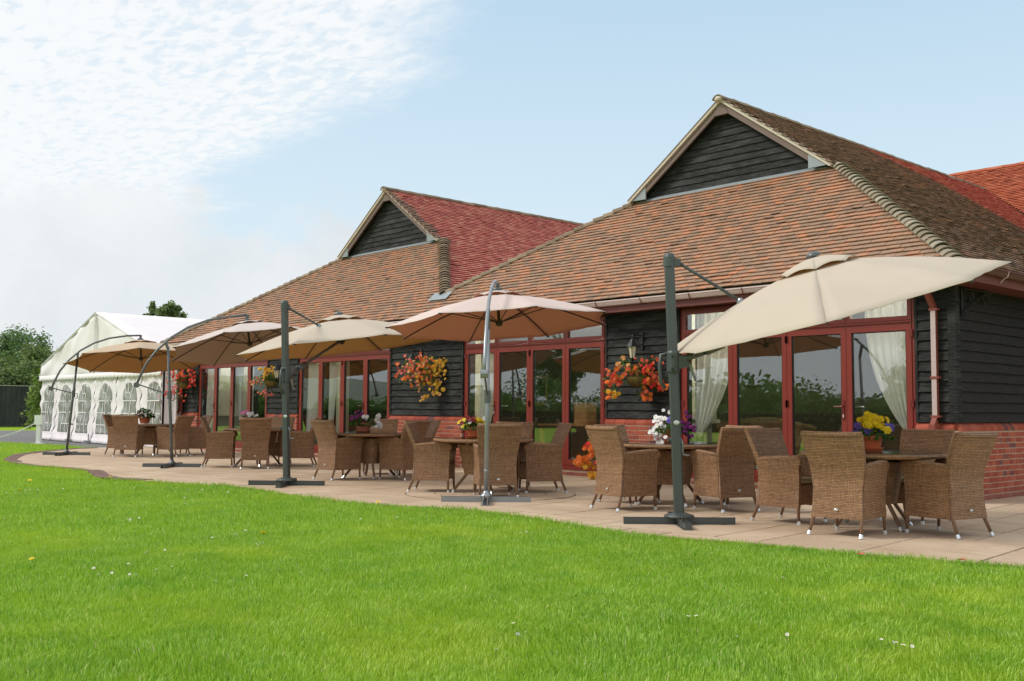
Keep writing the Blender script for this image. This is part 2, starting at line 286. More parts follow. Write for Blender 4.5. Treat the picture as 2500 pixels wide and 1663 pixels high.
# ------------------------------------------------------------------ mesh helpers
class MB:
    def __init__(s): s.v = []; s.f = []; s.r = []; s.mi = []; s.cur = 0; s.rv = None
    def face(s, idx, r=None):
        s.f.append(idx); s.r.append(s.rv if r is None and s.rv is not None else (random.random() if r is None else r)); s.mi.append(s.cur)
    def poly(s, pts, r=None):
        b = len(s.v); s.v += [tuple(p) for p in pts]; s.face(list(range(b, b + len(pts))), r)
    def hexa(s, p, r=None):   # 8 pts: bottom 4 ccw, top 4 ccw
        b = len(s.v); s.v += [tuple(x) for x in p]
        if r is None: r = random.random() if s.rv is None else s.rv
        for q in ((3, 2, 1, 0), (4, 5, 6, 7), (0, 1, 5, 4), (1, 2, 6, 5), (2, 3, 7, 6), (3, 0, 4, 7)): s.face([b + i for i in q], r)
    def box(s, x0, x1, y0, y1, z0, z1, r=None, mx=None):
        p = [Vector(a) for a in ((x0, y0, z0), (x1, y0, z0), (x1, y1, z0), (x0, y1, z0), (x0, y0, z1), (x1, y0, z1), (x1, y1, z1), (x0, y1, z1))]
        if mx is not None: p = [mx @ a for a in p]
        s.hexa(p, r)
    def bar(s, a, b, w, h, up=(0, 0, 1)):
        a, b = Vector(a), Vector(b); d = (b - a).normalized(); u = Vector(up)
        if abs(d.dot(u)) > 0.98: u = Vector((1, 0, 0))
        x = d.cross(u).normalized() * (w / 2); y = x.cross(d).normalized() * (h / 2)
        s.hexa([a - x - y, a + x - y, b + x - y, b - x - y, a - x + y, a + x + y, b + x + y, b - x + y])
    def tube(s, pts, rad, seg=8, caps=True):
        pts = [Vector(p) for p in pts]; n = len(pts)
        rad = rad if hasattr(rad, '__len__') else [rad] * n
        b = len(s.v); r = random.random() if s.rv is None else s.rv; px = None
        for i, p in enumerate(pts):
            d = (pts[min(i + 1, n - 1)] - pts[max(i - 1, 0)]).normalized()
            if px is None:
                px = d.cross(Vector((0, 0, 1)) if abs(d.z) < 0.9 else Vector((1, 0, 0))).normalized()
            px = (px - d * px.dot(d)).normalized(); q = d.cross(px)
            for k in range(seg):
                a = 2 * PI * k / seg; s.v.append(tuple(p + (px * math.cos(a) + q * math.sin(a)) * rad[i]))
        for i in range(n - 1):
            for k in range(seg):
                k2 = (k + 1) % seg; s.face([b + i * seg + k, b + i * seg + k2, b + (i + 1) * seg + k2, b + (i + 1) * seg + k], r)
        if caps:
            s.face([b + k for k in range(seg)][::-1], r); s.face([b + (n - 1) * seg + k for k in range(seg)], r)
    def lathe(s, prof, c=(0, 0, 0), seg=16, sy=1.0):
        b = len(s.v); r = random.random() if s.rv is None else s.rv
        for (rr, z) in prof:
            for k in range(seg):
                a = 2 * PI * k / seg; s.v.append((c[0] + rr * math.cos(a), c[1] + sy * rr * math.sin(a), c[2] + z))
        for i in range(len(prof) - 1):
            for k in range(seg):
                k2 = (k + 1) % seg; s.face([b + i * seg + k, b + i * seg + k2, b + (i + 1) * seg + k2, b + (i + 1) * seg + k], r)
        s.face([b + k for k in range(seg)][::-1], r); s.face([b + (len(prof) - 1) * seg + k for k in range(seg)], r)
    def grid(s, fn, nu, nv, r=None):
        b = len(s.v); r = random.random() if r is None else r
        for i in range(nu + 1):
            for j in range(nv + 1): s.v.append(tuple(fn(i / nu, j / nv)))
        for i in range(nu):
            for j in range(nv): s.face([b + i * (nv + 1) + j, b + (i + 1) * (nv + 1) + j, b + (i + 1) * (nv + 1) + j + 1, b + i * (nv + 1) + j + 1], r)
    def solid_grid(s, fo, fi, nu, nv, inner_mat=False):  # outer and inner sheets joined at the rim
        b = len(s.v); r = 0.5; nn = (nu + 1) * (nv + 1)
        for fn in (fo, fi):
            for i in range(nu + 1):
                for j in range(nv + 1): s.v.append(tuple(fn(i / nu, j / nv)))
        f0_ = len(s.f)
        I = lambda i, j, k: b + k * nn + i * (nv + 1) + j
        for i in range(nu):
            for j in range(nv):
                s.face([I(i, j, 0), I(i + 1, j, 0), I(i + 1, j + 1, 0), I(i, j + 1, 0)], r)
                s.face([I(i, j, 1), I(i, j + 1, 1), I(i + 1, j + 1, 1), I(i + 1, j, 1)], r)
        if inner_mat:
            for q in range(f0_ + 1, len(s.f), 2): s.mi[q] = 1
        for i in range(nu):
            s.face([I(i, 0, 0), I(i, 0, 1), I(i + 1, 0, 1), I(i + 1, 0, 0)], r); s.face([I(i, nv, 0), I(i + 1, nv, 0), I(i + 1, nv, 1), I(i, nv, 1)], r)
        for j in range(nv):
            s.face([I(0, j, 0), I(0, j + 1, 0), I(0, j + 1, 1), I(0, j, 1)], r); s.face([I(nu, j, 0), I(nu, j, 1), I(nu, j + 1, 1), I(nu, j + 1, 0)], r)
    def mesh(s, name, mats, smooth=False, uv=False):
        me = bpy.data.meshes.new(name); me.from_pydata(s.v, [], s.f)
        for m in (mats if isinstance(mats, (list, tuple)) else [mats]): me.materials.append(m)
        at = me.attributes.new('rnd', 'FLOAT', 'FACE'); at.data.foreach_set('value', s.r)
        if max(s.mi, default=0) > 0: me.polygons.foreach_set('material_index', s.mi)
        if smooth: me.polygons.foreach_set('use_smooth', [True] * len(s.f))
        if uv:
            ul = me.uv_layers.new(name='UV'); me.update()
            for p in me.polygons:
                n = p.normal; ax = max(range(3), key=lambda i: abs(n[i]))
                for li in p.loop_indices:
                    c = me.vertices[me.loops[li].vertex_index].co
                    ul.data[li].uv = (c.y, c.z) if ax == 0 else ((c.x, c.z) if ax == 1 else (c.x, c.y))
        me.update(); return me
    def build(s, name, mats, parent=None, smooth=False, uv=False, loc=None, rot=None):
        return link(name, s.mesh(name, mats, smooth, uv), parent, loc, rot)
def link(name, me, parent=None, loc=None, rot=None, mx=None):
    o = bpy.data.objects.new(name, me); COL.objects.link(o)
    if parent: o.parent = parent
    if mx is not None: o.matrix_local = mx
    if loc is not None: o.location = loc
    if rot is not None: o.rotation_euler = rot
    return o
def tag(o, label, cat, group=None, kind=None):
    o['label'] = label; o['category'] = cat
    if group: o['group'] = group
    if kind: o['kind'] = kind
    return o
def thing(name, label, cat, loc=(0, 0, 0), rz=0, group=None):
    o = bpy.data.objects.new(name, None); COL.objects.link(o); o.location = loc; o.rotation_euler = (0, 0, rz); o.empty_display_size = 0.2
    return tag(o, label, cat, group)
def dup(o, parent=None):
    c = o.copy(); COL.objects.link(c); c.parent = parent
    for ch in list(o.children): dup(ch, c)
    return c
def struct(o, label=None):
    o['kind'] = 'structure'
    if label: o['label'] = label
    return o
def flat(pts, z, name, m):
    b = MB(); b.poly([(x, y, z) for x, y in pts], 0.5); return b.build(name, m)
def inpoly(P, poly):
    x, y = P[:, 0], P[:, 1]; ins = np.zeros(len(P), bool); n = len(poly)
    for i in range(n):
        x1, y1 = poly[i]; x2, y2 = poly[(i + 1) % n]
        c = ((y1 > y) != (y2 > y)) & (x < (x2 - x1) * (y - y1) / ((y2 - y1) if y2 != y1 else 1e-9) + x1); ins ^= c
    return ins

# ------------------------------------------------------------------ ground
EDGE = [(-29.66, 11.01), (-29.3, 10.3), (-27.9, 9.05), (-26.4, 8.0), (-25.19, 7.5), (-23.86, 7.0), (-22.45, 6.78), (-21.1, 6.76), (-20.2, 6.95), (-19.5, 7.02), (-18.7, 6.93), (-17.9, 6.68), (-17.2, 6.5), (-16.61, 6.5), (-15.96, 6.76), (-15.01, 7.12), (-14.23, 7.32), (-13.39, 7.3), (-12.28, 7.2), (-11.67, 7.17), (-10.84, 7.22), (-10.1, 7.4), (-9.67, 7.6), (-9.02, 7.78), (-8.14, 7.74), (-7.35, 7.6), (-6.58, 7.47), (-5.95, 7.55), (-5.31, 7.72), (-4.89, 7.8), (-4.35, 7.86), (-3.75, 8.0), (-3.2, 8.17), (-2.0, 8.6), (0.0, 9.3), (3.0, 10.4)]
PATIO = EDGE + [(3.0, 19.0), (-5.95, 19.0), (-5.95, 13.25), (-28.7, 13.25), (-28.7, 12.75), (-29.9, 12.5)]
struct(flat([(-900, -900), (900, -900), (900, 900), (-900, 900)], -0.012, 'lawn', M['lawn']), 'bright green mown lawn')
TAR = [(-29.7, 11.02), (-31.5, 11.05), (-33.2, 10.95), (-34.9, 10.7), (-36.8, 10.2), (-45, 7.0), (-54, 2.0), (-54, 40), (-28.6, 40), (-28.6, 12.7), (-29.8, 12.5)]
struct(flat(TAR, -0.004, 'tarmac_drive', M['tarmac']), 'grey tarmac drive in front of the marquee')
pat = struct(flat(PATIO, 0.0, 'patio', M['joint']), 'sandy stone paved patio with a curving edge')
def clip(poly, cell):
    out = poly
    n = len(cell)
    for i in range(n):
        ax, ay = cell[i]; bx, by = cell[(i + 1) % n]; inp = out; out = []
        if not inp: return []
        side = lambda p: (bx - ax) * (p[1] - ay) - (by - ay) * (p[0] - ax)
        for j in range(len(inp)):
            p, q = inp[j - 1], inp[j]; sp_, sq = side(p), side(q)
            if (sp_ >= 0) != (sq >= 0):
                t = sp_ / (sp_ - sq); out.append((p[0] + t * (q[0] - p[0]), p[1] + t * (q[1] - p[1])))
            if sq >= 0: out.append(q)
    return out
def slab_mesh(b, poly, z=0.012):
    n = len(poly); k = len(b.v); r = random.random()
    b.v += [(x, y, -0.002) for x, y in poly] + [(x, y, z) for x, y in poly]
    b.face([k + n + i for i in range(n)], r)
    for i in range(n): b.face([k + i, k + (i + 1) % n, k + n + (i + 1) % n, k + n + i], r)
cells = []
U_ = 0.46
occ = {}
i0, i1, j0, j1 = int(-30.5 / U_), int(3.2 / U_), int(6.2 / U_), int(19.2 / U_)
for j in range(j0, j1):
    for i in range(i0, i1):
        if (i, j) in occ: continue
        w, h = random.choice([(2, 1), (2, 1), (1, 1), (2, 2), (1, 2), (3, 2)])
        while w > 1 and any((i + a, j) in occ for a in range(w)): w -= 1
        for a in range(w):
            for c in range(h): occ[(i + a, j + c)] = 1
        cells.append((i * U_, j * U_, w * U_, h * U_))
CC = (-10.72, 9.42)
slabs = []
ca, sa = math.cos(0.10), math.sin(0.10)
def rotp(x, y): return (CC[0] + (x - CC[0]) * ca - (y - CC[1]) * sa, CC[1] + (x - CC[0]) * sa + (y - CC[1]) * ca)
for (x, y, w, h) in cells:
    gp = 0.010; x0, x1, y0, y1 = x + gp, x + w - gp, y + gp, y + h - gp
    jt = lambda: random.uniform(-0.004, 0.004)
    P = clip(PATIO, [rotp(x0 + jt(), y0 + jt()), rotp(x1 + jt(), y0 + jt()), rotp(x1 + jt(), y1 + jt()), rotp(x0 + jt(), y1 + jt())])
    if len(P) >= 3:
        a = 0.5 * abs(sum(P[i - 1][0] * P[i][1] - P[i][0] * P[i - 1][1] for i in range(len(P))))
        if a > 0.004: slabs.append(P)
slabs.sort(key=lambda P: sum(math.hypot(*p) for p in P) / len(P) + (6 if P[0][0] > -2.0 and P[0][1] > 9 else 0))
mbrest = MB()
for k, P in enumerate(slabs):
    if k < 285: b = MB(); slab_mesh(b, P, 0.010 + random.uniform(0, 0.003)); b.build('paving_slab', M['slab'], pat)
    else: slab_mesh(mbrest, P, 0.011)
o = mbrest.build('paving_slab_field', M['slab'], pat); o['kind'] = 'stuff'
# stone circle laid in the paving: ring wedges a few mm proud of a dark joint disc
b = MB(); b.lathe([(1.17, 0.008), (1.17, 0.0145)], (*CC, 0), 64); b.build('circle_joint', M['joint'], pat)
for (ra, rb, n) in ((0.0, 0.36, 1), (0.375, 0.76, 7), (0.775, 1.155, 11)):
    for k in range(n):
        a0, a1 = 2 * PI * k / n + 0.006 / max(ra, 0.3) * (n > 1), 2 * PI * (k + 1) / n - 0.006 / max(ra, 0.3) * (n > 1)
        st = max(4, int((a1 - a0) / 0.12)); P = [(CC[0] + rb * math.cos(a0 + (a1 - a0) * i / st), CC[1] + rb * math.sin(a0 + (a1 - a0) * i / st)) for i in range(st + (n > 1))]
        if n > 1: P += [(CC[0] + ra * math.cos(a1 - (a1 - a0) * i / st), CC[1] + ra * math.sin(a1 - (a1 - a0) * i / st)) for i in range(st + 1)]
        b = MB(); slab_mesh(b, P, 0.0175); b.build('circle_stone', M['slab'], pat)
# dark setts edging the lobes at the left end
def resample(pts, d):
    out = []; acc = 0
    for (a, c) in zip(pts, pts[1:]):
        L = math.dist(a, c); t = (d - acc) if acc else 0
        while t < L: out.append((a[0] + (c[0] - a[0]) * t / L, a[1] + (c[1] - a[1]) * t / L)); t += d
        acc = (acc + L) % d if False else (L - (t - d))
    return out
rs = resample([p for p in EDGE if p[0] < -15.5], 0.14)
for i in range(len(rs) - 1):
    a, c = Vector(rs[i]), Vector(rs[i + 1]); t = (c - a).normalized(); nrm = Vector((-t.y, t.x))
    for k in range(2 if a.x > -19.2 or a.x < -23 else 1):
        P = [a + nrm * (0.13 * k + 0.0) + t * 0.004, c + nrm * (0.13 * k) - t * 0.004, c + nrm * (0.13 * k + 0.122) - t * 0.004, a + nrm * (0.13 * k + 0.122) + t * 0.004]
        if i == 0 and k == 0: settm = MB()
        slab_mesh(settm, [(p.x, p.y) for p in P], 0.019 + random.uniform(0, 0.004))
o = settm.build('edging_sett_row', M['sett'], pat); o['kind'] = 'stuff'

# ------------------------------------------------------------------ grass
def grass():
    az0, az1 = math.atan2(0.90, -0.25), math.atan2(0.10, -0.99)
    P = []
    for (r0, r1, dens, hs) in ((2.6, 6.5, 7600, 1), (6.5, 10, 5600, 1), (10, 16, 2800, 1.15), (16, 26, 1100, 1.25), (26, 44, 380, 1.6)):
        a0, a1 = (math.radians(101), math.radians(174)) if r1 <= 16 else (math.radians(146), math.radians(174))
        n = int(dens * 0.5 * (a1 - a0) * (r1 * r1 - r0 * r0))
        if r0 >= 16: n = int(n * 1.0)
        a = np.random.uniform(a0, a1, n); r = np.sqrt(np.random.uniform(r0 * r0, r1 * r1, n))
        q = np.stack([r * np.cos(a), r * np.sin(a), np.full(n, hs)], 1); P.append(q)
    P = np.concatenate(P)
    # let the tufts spill a couple of centimetres over the patio edge
    pts = P[:, :2].copy(); ins = inpoly(pts + np.array([0.0, 0.05]), PATIO) | inpoly(pts, TAR) | ((pts[:, 0] < -54) & (pts[:, 1] > 60))
    back = (pts[:, 1] > 13) & (pts[:, 0] > -30)
    P = P[~(ins | back)]
    n = len(P)
    # patchy height
    def vn(x, y, s, seed):
        rs_ = np.random.RandomState(seed); g_ = rs_.rand(64, 64); X, Y = x / s, y / s; xi, yi = np.floor(X).astype(int), np.floor(Y).astype(int); fx, fy = X - xi, Y - yi
        fx, fy = fx * fx * (3 - 2 * fx), fy * fy * (3 - 2 * fy); G_ = lambda a, b_: g_[a % 64, b_ % 64]
        return (G_(xi, yi) * (1 - fx) + G_(xi + 1, yi) * fx) * (1 - fy) + (G_(xi, yi + 1) * (1 - fx) + G_(xi + 1, yi + 1) * fx) * fy
    hn = 0.55 + 0.6 * vn(P[:, 0], P[:, 1], 0.22, 1) + 0.35 * vn(P[:, 0], P[:, 1], 0.9, 2)
    h = np.random.uniform(0.016, 0.037, n) * hn * P[:, 2]
    nearedge = inpoly(P[:, :2] + np.array([0.0, 0.22]), PATIO); h = h * np.where(nearedge, np.random.uniform(1.0, 1.75, n), 1.0)
    w = np.random.uniform(0.0016, 0.0032, n) * P[:, 2] ** 1.5
    th = np.random.uniform(0, 2 * PI, n); le = vn(P[:, 0], P[:, 1], 0.35, 3) * 2 * PI * 1.5
    bend = np.random.uniform(0.25, 1.0, n) * h; bd = th + PI / 2 + np.random.normal(0, 0.3, n)
    bdx, bdy = np.cos(le) * 0.6 + np.cos(bd), np.sin(le) * 0.6 + np.sin(bd)
    tx, ty = np.cos(th) * w, np.sin(th) * w
    V = np.zeros((n, 5, 3), np.float32); x, y = P[:, 0], P[:, 1]
    V[:, 0] = np.stack([x - tx, y - ty, np.full(n, -0.012)], 1); V[:, 1] = np.stack([x + tx, y + ty, np.full(n, -0.012)], 1)
    mx, my = x + bdx * bend * 0.3, y + bdy * bend * 0.3
    V[:, 2] = np.stack([mx + tx * 0.8, my + ty * 0.8, h * 0.6], 1); V[:, 3] = np.stack([mx - tx * 0.8, my - ty * 0.8, h * 0.6], 1)
    V[:, 4] = np.stack([x + bdx * bend * 0.8, y + bdy * bend * 0.8, h], 1)
    me = bpy.data.meshes.new('grass'); me.vertices.add(n * 5); me.vertices.foreach_set('co', V.ravel())
    bs = np.arange(n)[:, None] * 5; lp = np.concatenate([bs + np.array([0, 1, 2, 3]), bs + np.array([3, 2, 4])], 1).ravel()
    me.loops.add(n * 7); me.loops.foreach_set('vertex_index', lp.astype(np.int32))
    me.polygons.add(n * 2); ls = (np.arange(n)[:, None] * 7 + np.array([0, 4])).ravel(); me.polygons.foreach_set('loop_start', ls.astype(np.int32))
    me.polygons.foreach_set('loop_total', np.tile([4, 3], n).astype(np.int32))
    rr = np.clip(np.random.beta(1.8, 1.8, n) + (np.random.rand(n) < 0.02) * 0.5, 0, 1)
    at = me.attributes.new('rnd', 'FLOAT', 'FACE'); at.data.foreach_set('value', np.repeat(rr, 2).astype(np.float32))
    me.materials.append(M['grass']); me.update(); me.validate()
    o = link('grass', me); tag(o, 'short bright green grass blades of the mown lawn', 'grass', kind='stuff')
    print('blades', n)
grass()

# ------------------------------------------------------------------ the restaurant building
YF = 13.22; ZE, YE, TF = 3.036, 12.807, 0.925
BX0, BX1 = -28.6, -5.98
bays = [(-27.56, -23.66), (-22.16, -18.33), (-15.86, -12.03), (-10.42, -6.49)]
piers = [(-28.6, -27.56), (-23.66, -22.16), (-18.33, -15.86), (-12.03, -10.42), (-6.49, -5.98)]
bld = thing('restaurant_building', 'long black weatherboarded barn restaurant with tiled hipped roofs and red folding doors', 'building', (0, 0, 0))
# walls core
wall = MB()
for (a, c) in piers:
    wall.box(a, c, YF + 0.03, YF + 0.28, -0.01, 3.0)
wall.box(BX0, BX1, YF + 0.04, YF + 0.28, 2.80, 3.0)
wall.box(BX1 - 0.28, BX1 - 0.03, YF + 0.28, 24.0, -0.01, 3.0)
wall.box(BX0 + 0.03, BX0 + 0.28, YF + 0.28, 24.0, -0.01, 3.0)
wall_o = wall.build('wall', M['gasket'], bld)
plm = MB()
for (a, c) in piers: plm.box(a + 0.004, c - 0.004, YF - 0.0585, YF + 0.03, -0.01, 0.93)
plm.box(BX1 - 0.03, BX1 + 0.0585, YF - 0.0585, 24.0, -0.02, 0.93)
for (a, c) in bays: plm.box(a - 0.02, c + 0.02, YF - 0.041, YF + 0.2, -0.01, 0.115)
plinth = plm.build('brick_plinth', M['mortar'], bld)
bricks = []   # (cx,cy,cz, L, D, H, axis)
BH, CH, BL = 0.0615, 0.0755, 0.2225
def course(a, c, y, z, k, L=BL, g_=0.013, ax=0, shift=None):
    x = a - (L * 0.5 if k % 2 else 0) if shift is None else a - shift
    while x < c - 0.02:
        p, q = max(x, a), min(x + L - g_, c)
        if q - p > 0.03: bricks.append((p, q, y, z, ax))
        x += L
for (a, c) in piers:
    for k in range(12):
        course(a - (0.0), c, YF - 0.062, 0.012 + k * CH, k)
for (a, c) in bays:
    for k in range(1): course(a, c, YF - 0.045, 0.010 + k * CH, k)
for k in range(12):
    if k % 2: course(YF - 0.06, 18.6, BX1 + 0.062, 0.012 + k * CH, 0, L=0.2225, ax=1)
    else: course(YF - 0.06, 18.6, BX1 + 0.062, 0.012 + k * CH, 0, L=0.1115, ax=1)
def brick_pts(p, q, y, z, ax):
    j = lambda s=0.0015: random.uniform(-s, s)
    o_ = random.uniform(-0.0025, 0.003); d = 0.09
    P = [(p + j(), -o_, z + j()), (q + j(), -o_, z + j()), (q, d, z), (p, d, z), (p + j(), -o_, z + BH + j()), (q + j(), -o_, z + BH + j()), (q, d, z + BH), (p, d, z + BH)]
    if ax == 0: return [(a, y + b_, c_) for a, b_, c_ in P]
    return [(y - b_, a, c_) for a, b_, c_ in P]
def bvis(t):
    p, q, y, z, ax = t; x, yy = ((p + q) / 2, y) if ax == 0 else (y, (p + q) / 2)
    return math.hypot(x, yy) + (4 if (ax == 0 and x > -6.5) else 0)
bricks.sort(key=bvis); bm_rest = MB()
for k, t in enumerate(bricks):
    P = brick_pts(*t)
    if t[4] == 1: P = [P[1], P[0], P[3], P[2], P[5], P[4], P[7], P[6]]
    if k < 275: b = MB(); b.hexa(P); b.build('brick', M['brick'], plinth)
    else: bm_rest.hexa(P)
bm_rest.build('brick_field', M['brick'], plinth)['kind'] = 'stuff'
# sloping special bricks capping the plinth
def capbrick(p, q, ax, b):
    z0, z1, z2 = 0.925, 0.975, 1.035
    f = YF - 0.066; w = YF + 0.0
    sec = [(f, z0), (f, z1 - 0.006), (f + 0.012, z1 + 0.008), (w, z2), (w + 0.03, z2), (w + 0.03, z0)]
    if ax == 0: A = [(p, y, z) for y, z in sec]; B_ = [(q, y, z) for y, z in sec]
    else: A = [(BX1 - (y - YF), p, z) for y, z in sec]; B_ = [(BX1 - (y - YF), q, z) for y, z in sec]
    k = len(b.v); n = len(sec); r = random.uniform(0.25, 0.99); b.v += A + B_
    for i in range(n): b.face([k + i, k + n + i, k + n + (i + 1) % n, k + (i + 1) % n], r)
    b.face([k + i for i in range(n)], r); b.face([k + n + i for i in range(n)][::-1], r)
for (a, c) in piers:
    n = max(2, round((c - a) / 0.222)); L = (c - a) / n
    for i in range(n): b = MB(); capbrick(a + i * L + 0.004, a + (i + 1) * L - 0.004, 0, b); b.build('capping_brick', M['brick'], plinth)
for i in range(46): b = MB(); capbrick(YF - 0.0 + i * 0.1115 + 0.004, YF + (i + 1) * 0.1115 - 0.004, 1, b); b.build('capping_brick', M['brick'], plinth)
# weatherboards
PB = 0.1345
def board(a, c, z, ax, parent, m, y=YF, top=None, h=PB, za=None, zc=None, seg=None):
    b = MB(); n = seg or max(3, int((c - a) / 0.35)); r = random.random(); ph = random.uniform(0, 9)
    k = len(b.v)
    for i in range(n + 1):
        x = a + (c - a) * i / n; wv = 0.003 * math.sin(x * 3.1 + ph) + random.uniform(-0.002, 0.002); dy = random.uniform(-0.002, 0.002)
        for (dyy, dz) in ((-0.042 + dy, wv), (-0.010, h + 0.02), (0.004, h + 0.02), (0.004, wv)):
            yy = y + dyy
            b.v.append((x, yy, z + dz) if ax == 0 else (BX1 - (yy - YF), x, z + dz))
    for i in range(n):
        for e in range(4):
            q = [k + i * 4 + e, k + (i + 1) * 4 + e, k + (i + 1) * 4 + (e + 1) % 4, k + i * 4 + (e + 1) % 4]
            b.face(q if ax == 1 else q[::-1], r)
    b.face([k, k + 1, k + 2, k + 3], r); b.face([k + n * 4 + e for e in (3, 2, 1, 0)], r)
    return b.build('weatherboard', m, parent)
for (a, c) in piers:
    for k in range(14):
        if 1.04 + k * PB > 2.84: break
        board(a + 0.035, c - (0.035 if c < -6 else 0.06), 1.038 + k * PB, 0, wall_o, M['board'])
for k in range(14):
    board(YF + 0.07, 18.6, 1.038 + k * PB, 1, wall_o, M['board_side'], y=YF)
for (a, c) in piers:
    b = MB(); b.box(a, a + 0.035, YF - 0.046, YF + 0.1, 1.036, 2.84); b.build('corner_post', M['board'], bld)
    if c < -6.1: b = MB(); b.box(c - 0.035, c, YF - 0.046, YF + 0.1, 1.036, 2.84); b.build('corner_post', M['board'], bld)
b = MB(); b.box(BX1 - 0.06, BX1 + 0.05, YF - 0.05, YF + 0.07, 1.036, 2.84); b.build('corner_post', M['board'], bld)
# folding doors
for bi, (a, c) in enumerate(bays):
    fr = MB(); W_ = (c - a) / 4
    y0, y1 = YF - 0.01, YF + 0.075
    fr.box(a, a + 0.05, y0, y1, 0.135, 2.80); fr.box(c - 0.05, c, y0, y1, 0.135, 2.80)
    fr.box(a + 0.05, c - 0.05, y0, y1, 2.355, 2.40); fr.box(a + 0.05, c - 0.05, y0, y1, 2.765, 2.80)
    fr.box(a - 0.01, c + 0.01, YF - 0.055, y1, 0.115, 0.150); fr.box(a + 0.05, c - 0.05, YF - 0.02, y1, 0.150, 0.185)
    fr.box(a + 0.05, c - 0.05, YF - 0.03, YF - 0.01, 2.375, 2.395)
    fo = fr.build('door_frame', M['frame'], bld)
    for k in range(4):
        x0, x1 = a + 0.05 + (c - a - 0.1) * k / 4 + 0.003, a + 0.05 + (c - a - 0.1) * (k + 1) / 4 - 0.003
        d = MB(); st = 0.078; z0, z1 = 0.192, 2.350; f0, f1 = YF - 0.022, YF + 0.045
        d.box(x0, x0 + st, f0, f1, z0, z1); d.box(x1 - st, x1, f0, f1, z0, z1)
        d.box(x0 + st, x1 - st, f0, f1, z0, z0 + 0.10); d.box(x0 + st, x1 - st, f0, f1, z1 - 0.085, z1)
        d.cur = 1
        for (p, q, r_, t) in ((x0 + st, x0 + st + 0.012, z0 + 0.10, z1 - 0.085), (x1 - st - 0.012, x1 - st, z0 + 0.10, z1 - 0.085), (x0 + st + 0.012, x1 - st - 0.012, z0 + 0.10, z0 + 0.112), (x0 + st + 0.012, x1 - st - 0.012, z1 - 0.097, z1 - 0.085)):
            d.box(p, q, f0 + 0.012, f1 - 0.012, r_, t)
        do = d.build('folding_door', [M['frame'], M['gasket']], bld)
        g_ = MB(); g_.box(x0 + st + 0.013, x1 - st - 0.013, YF + 0.006, YF + 0.012, z0 + 0.113, z1 - 0.098); g_.build('glass_pane', M['glass'], do)
        h = MB()
        for zz in (0.42, 1.28, 2.22):
            xx = x0 if (k % 2 == 0) else x1
            if (k, bi) != (0, 9): h.box(xx - 0.022, xx + 0.022, f0 - 0.014, f0 - 0.001, zz - 0.05, zz + 0.05)
        h.build('hinge', M['frame_dark'], do)
        lock = {0: [0], 1: [2], 2: [0], 3: [2]}[bi]
        if k in lock:
            h = MB(); xx = x1 - 0.045
            h.box(xx - 0.016, xx + 0.016, f0 - 0.012, f0 - 0.001, 1.05, 1.33); h.cur = 0
            h.tube([(xx, f0 - 0.012, 1.24), (xx, f0 - 0.055, 1.24), (xx - 0.12, f0 - 0.055, 1.238)], 0.010, 6)
            h.cur = 1; h.box(xx - 0.008, xx + 0.008, f0 - 0.018, f0 - 0.0125, 1.09, 1.13)
            h.build('door_handle', [M['frame_dark'], M['white_metal']], do)
            h = MB(); xr = x1 + 0.06
            h.tube([(xr - 0.01, f1 + 0.002, 1.24), (xr + 0.0, f1 + 0.05, 1.24), (xr + 0.14, f1 + 0.05, 1.238)], 0.012, 6); h.build('inside_handle', M['white_metal'], do)
        # transom light
        t0, t1 = x0, x1; tw = MB(); z0, z1 = 2.405, 2.762; s_ = 0.055
        tw.box(t0, t0 + s_, f0, f1, z0, z1); tw.box(t1 - s_, t1, f0, f1, z0, z1); tw.box(t0 + s_, t1 - s_, f0, f1, z0, z0 + s_); tw.box(t0 + s_, t1 - s_, f0, f1, z1 - s_, z1)
        to = tw.build('transom_window', M['frame'], bld)
        g_ = MB(); g_.box(t0 + s_ + 0.001, t1 - s_ - 0.001, YF + 0.006, YF + 0.012, z0 + s_ + 0.001, z1 - s_ - 0.001); g_.build('glass_pane', M['glass'], to)
# interior
b = MB(); b.box(BX0 + 0.28, BX1 - 0.28, YF + 0.3, 19.6, 0.10, 0.128); b.build('interior_floor', M['wood_in'], bld)
b = MB(); b.box(BX0 + 0.28, BX1 - 0.28, YF + 0.3, 19.6, 2.83, 2.9); b.build('interior_ceiling', M['wall_in'], bld)
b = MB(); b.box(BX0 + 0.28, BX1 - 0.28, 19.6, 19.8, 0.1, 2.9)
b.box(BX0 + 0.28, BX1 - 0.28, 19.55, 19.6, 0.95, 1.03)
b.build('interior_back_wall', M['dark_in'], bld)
b = MB()
nibs = [(-27.98, 1.3), (-22.9, 0.55), (-17.0, 0.8), (-11.2, 0.42), (-12.0, 0.0)]
for (xn, dpt) in nibs:
    if dpt <= 0: continue
    hw = 0.50 if dpt > 0.5 else 0.62
    if xn < -27: b.cur = 0; b.box(BX0 + 0.281, -27.4, YF + 0.281, YF + 1.6, 0.13, 0.95); b.cur = 1; b.box(BX0 + 0.281, -27.4, YF + 0.281, YF + 1.6, 0.951, 2.83); b.box(BX0 + 0.281, -27.37, YF + 0.281, YF + 1.63, 0.93, 1.0); continue
    b.cur = 0; b.box(xn - hw, xn + hw, YF + 0.281, YF + 0.3 + dpt, 0.13, 0.95)
    b.cur = 1; b.box(xn - hw, xn + hw, YF + 0.281, YF + 0.3 + dpt, 0.951, 2.83); b.box(xn - hw - 0.03, xn + hw + 0.03, YF + 0.281, YF + 0.33 + dpt, 0.93, 1.0)
for xx in (-25.0, -20.2, -13.2):
    b.cur = 1; b.box(xx - 0.13, xx + 0.13, 16.2, 16.46, 0.13, 2.83)
b.build('interior_pilaster', [M['sage'], M['wall_in']], bld)
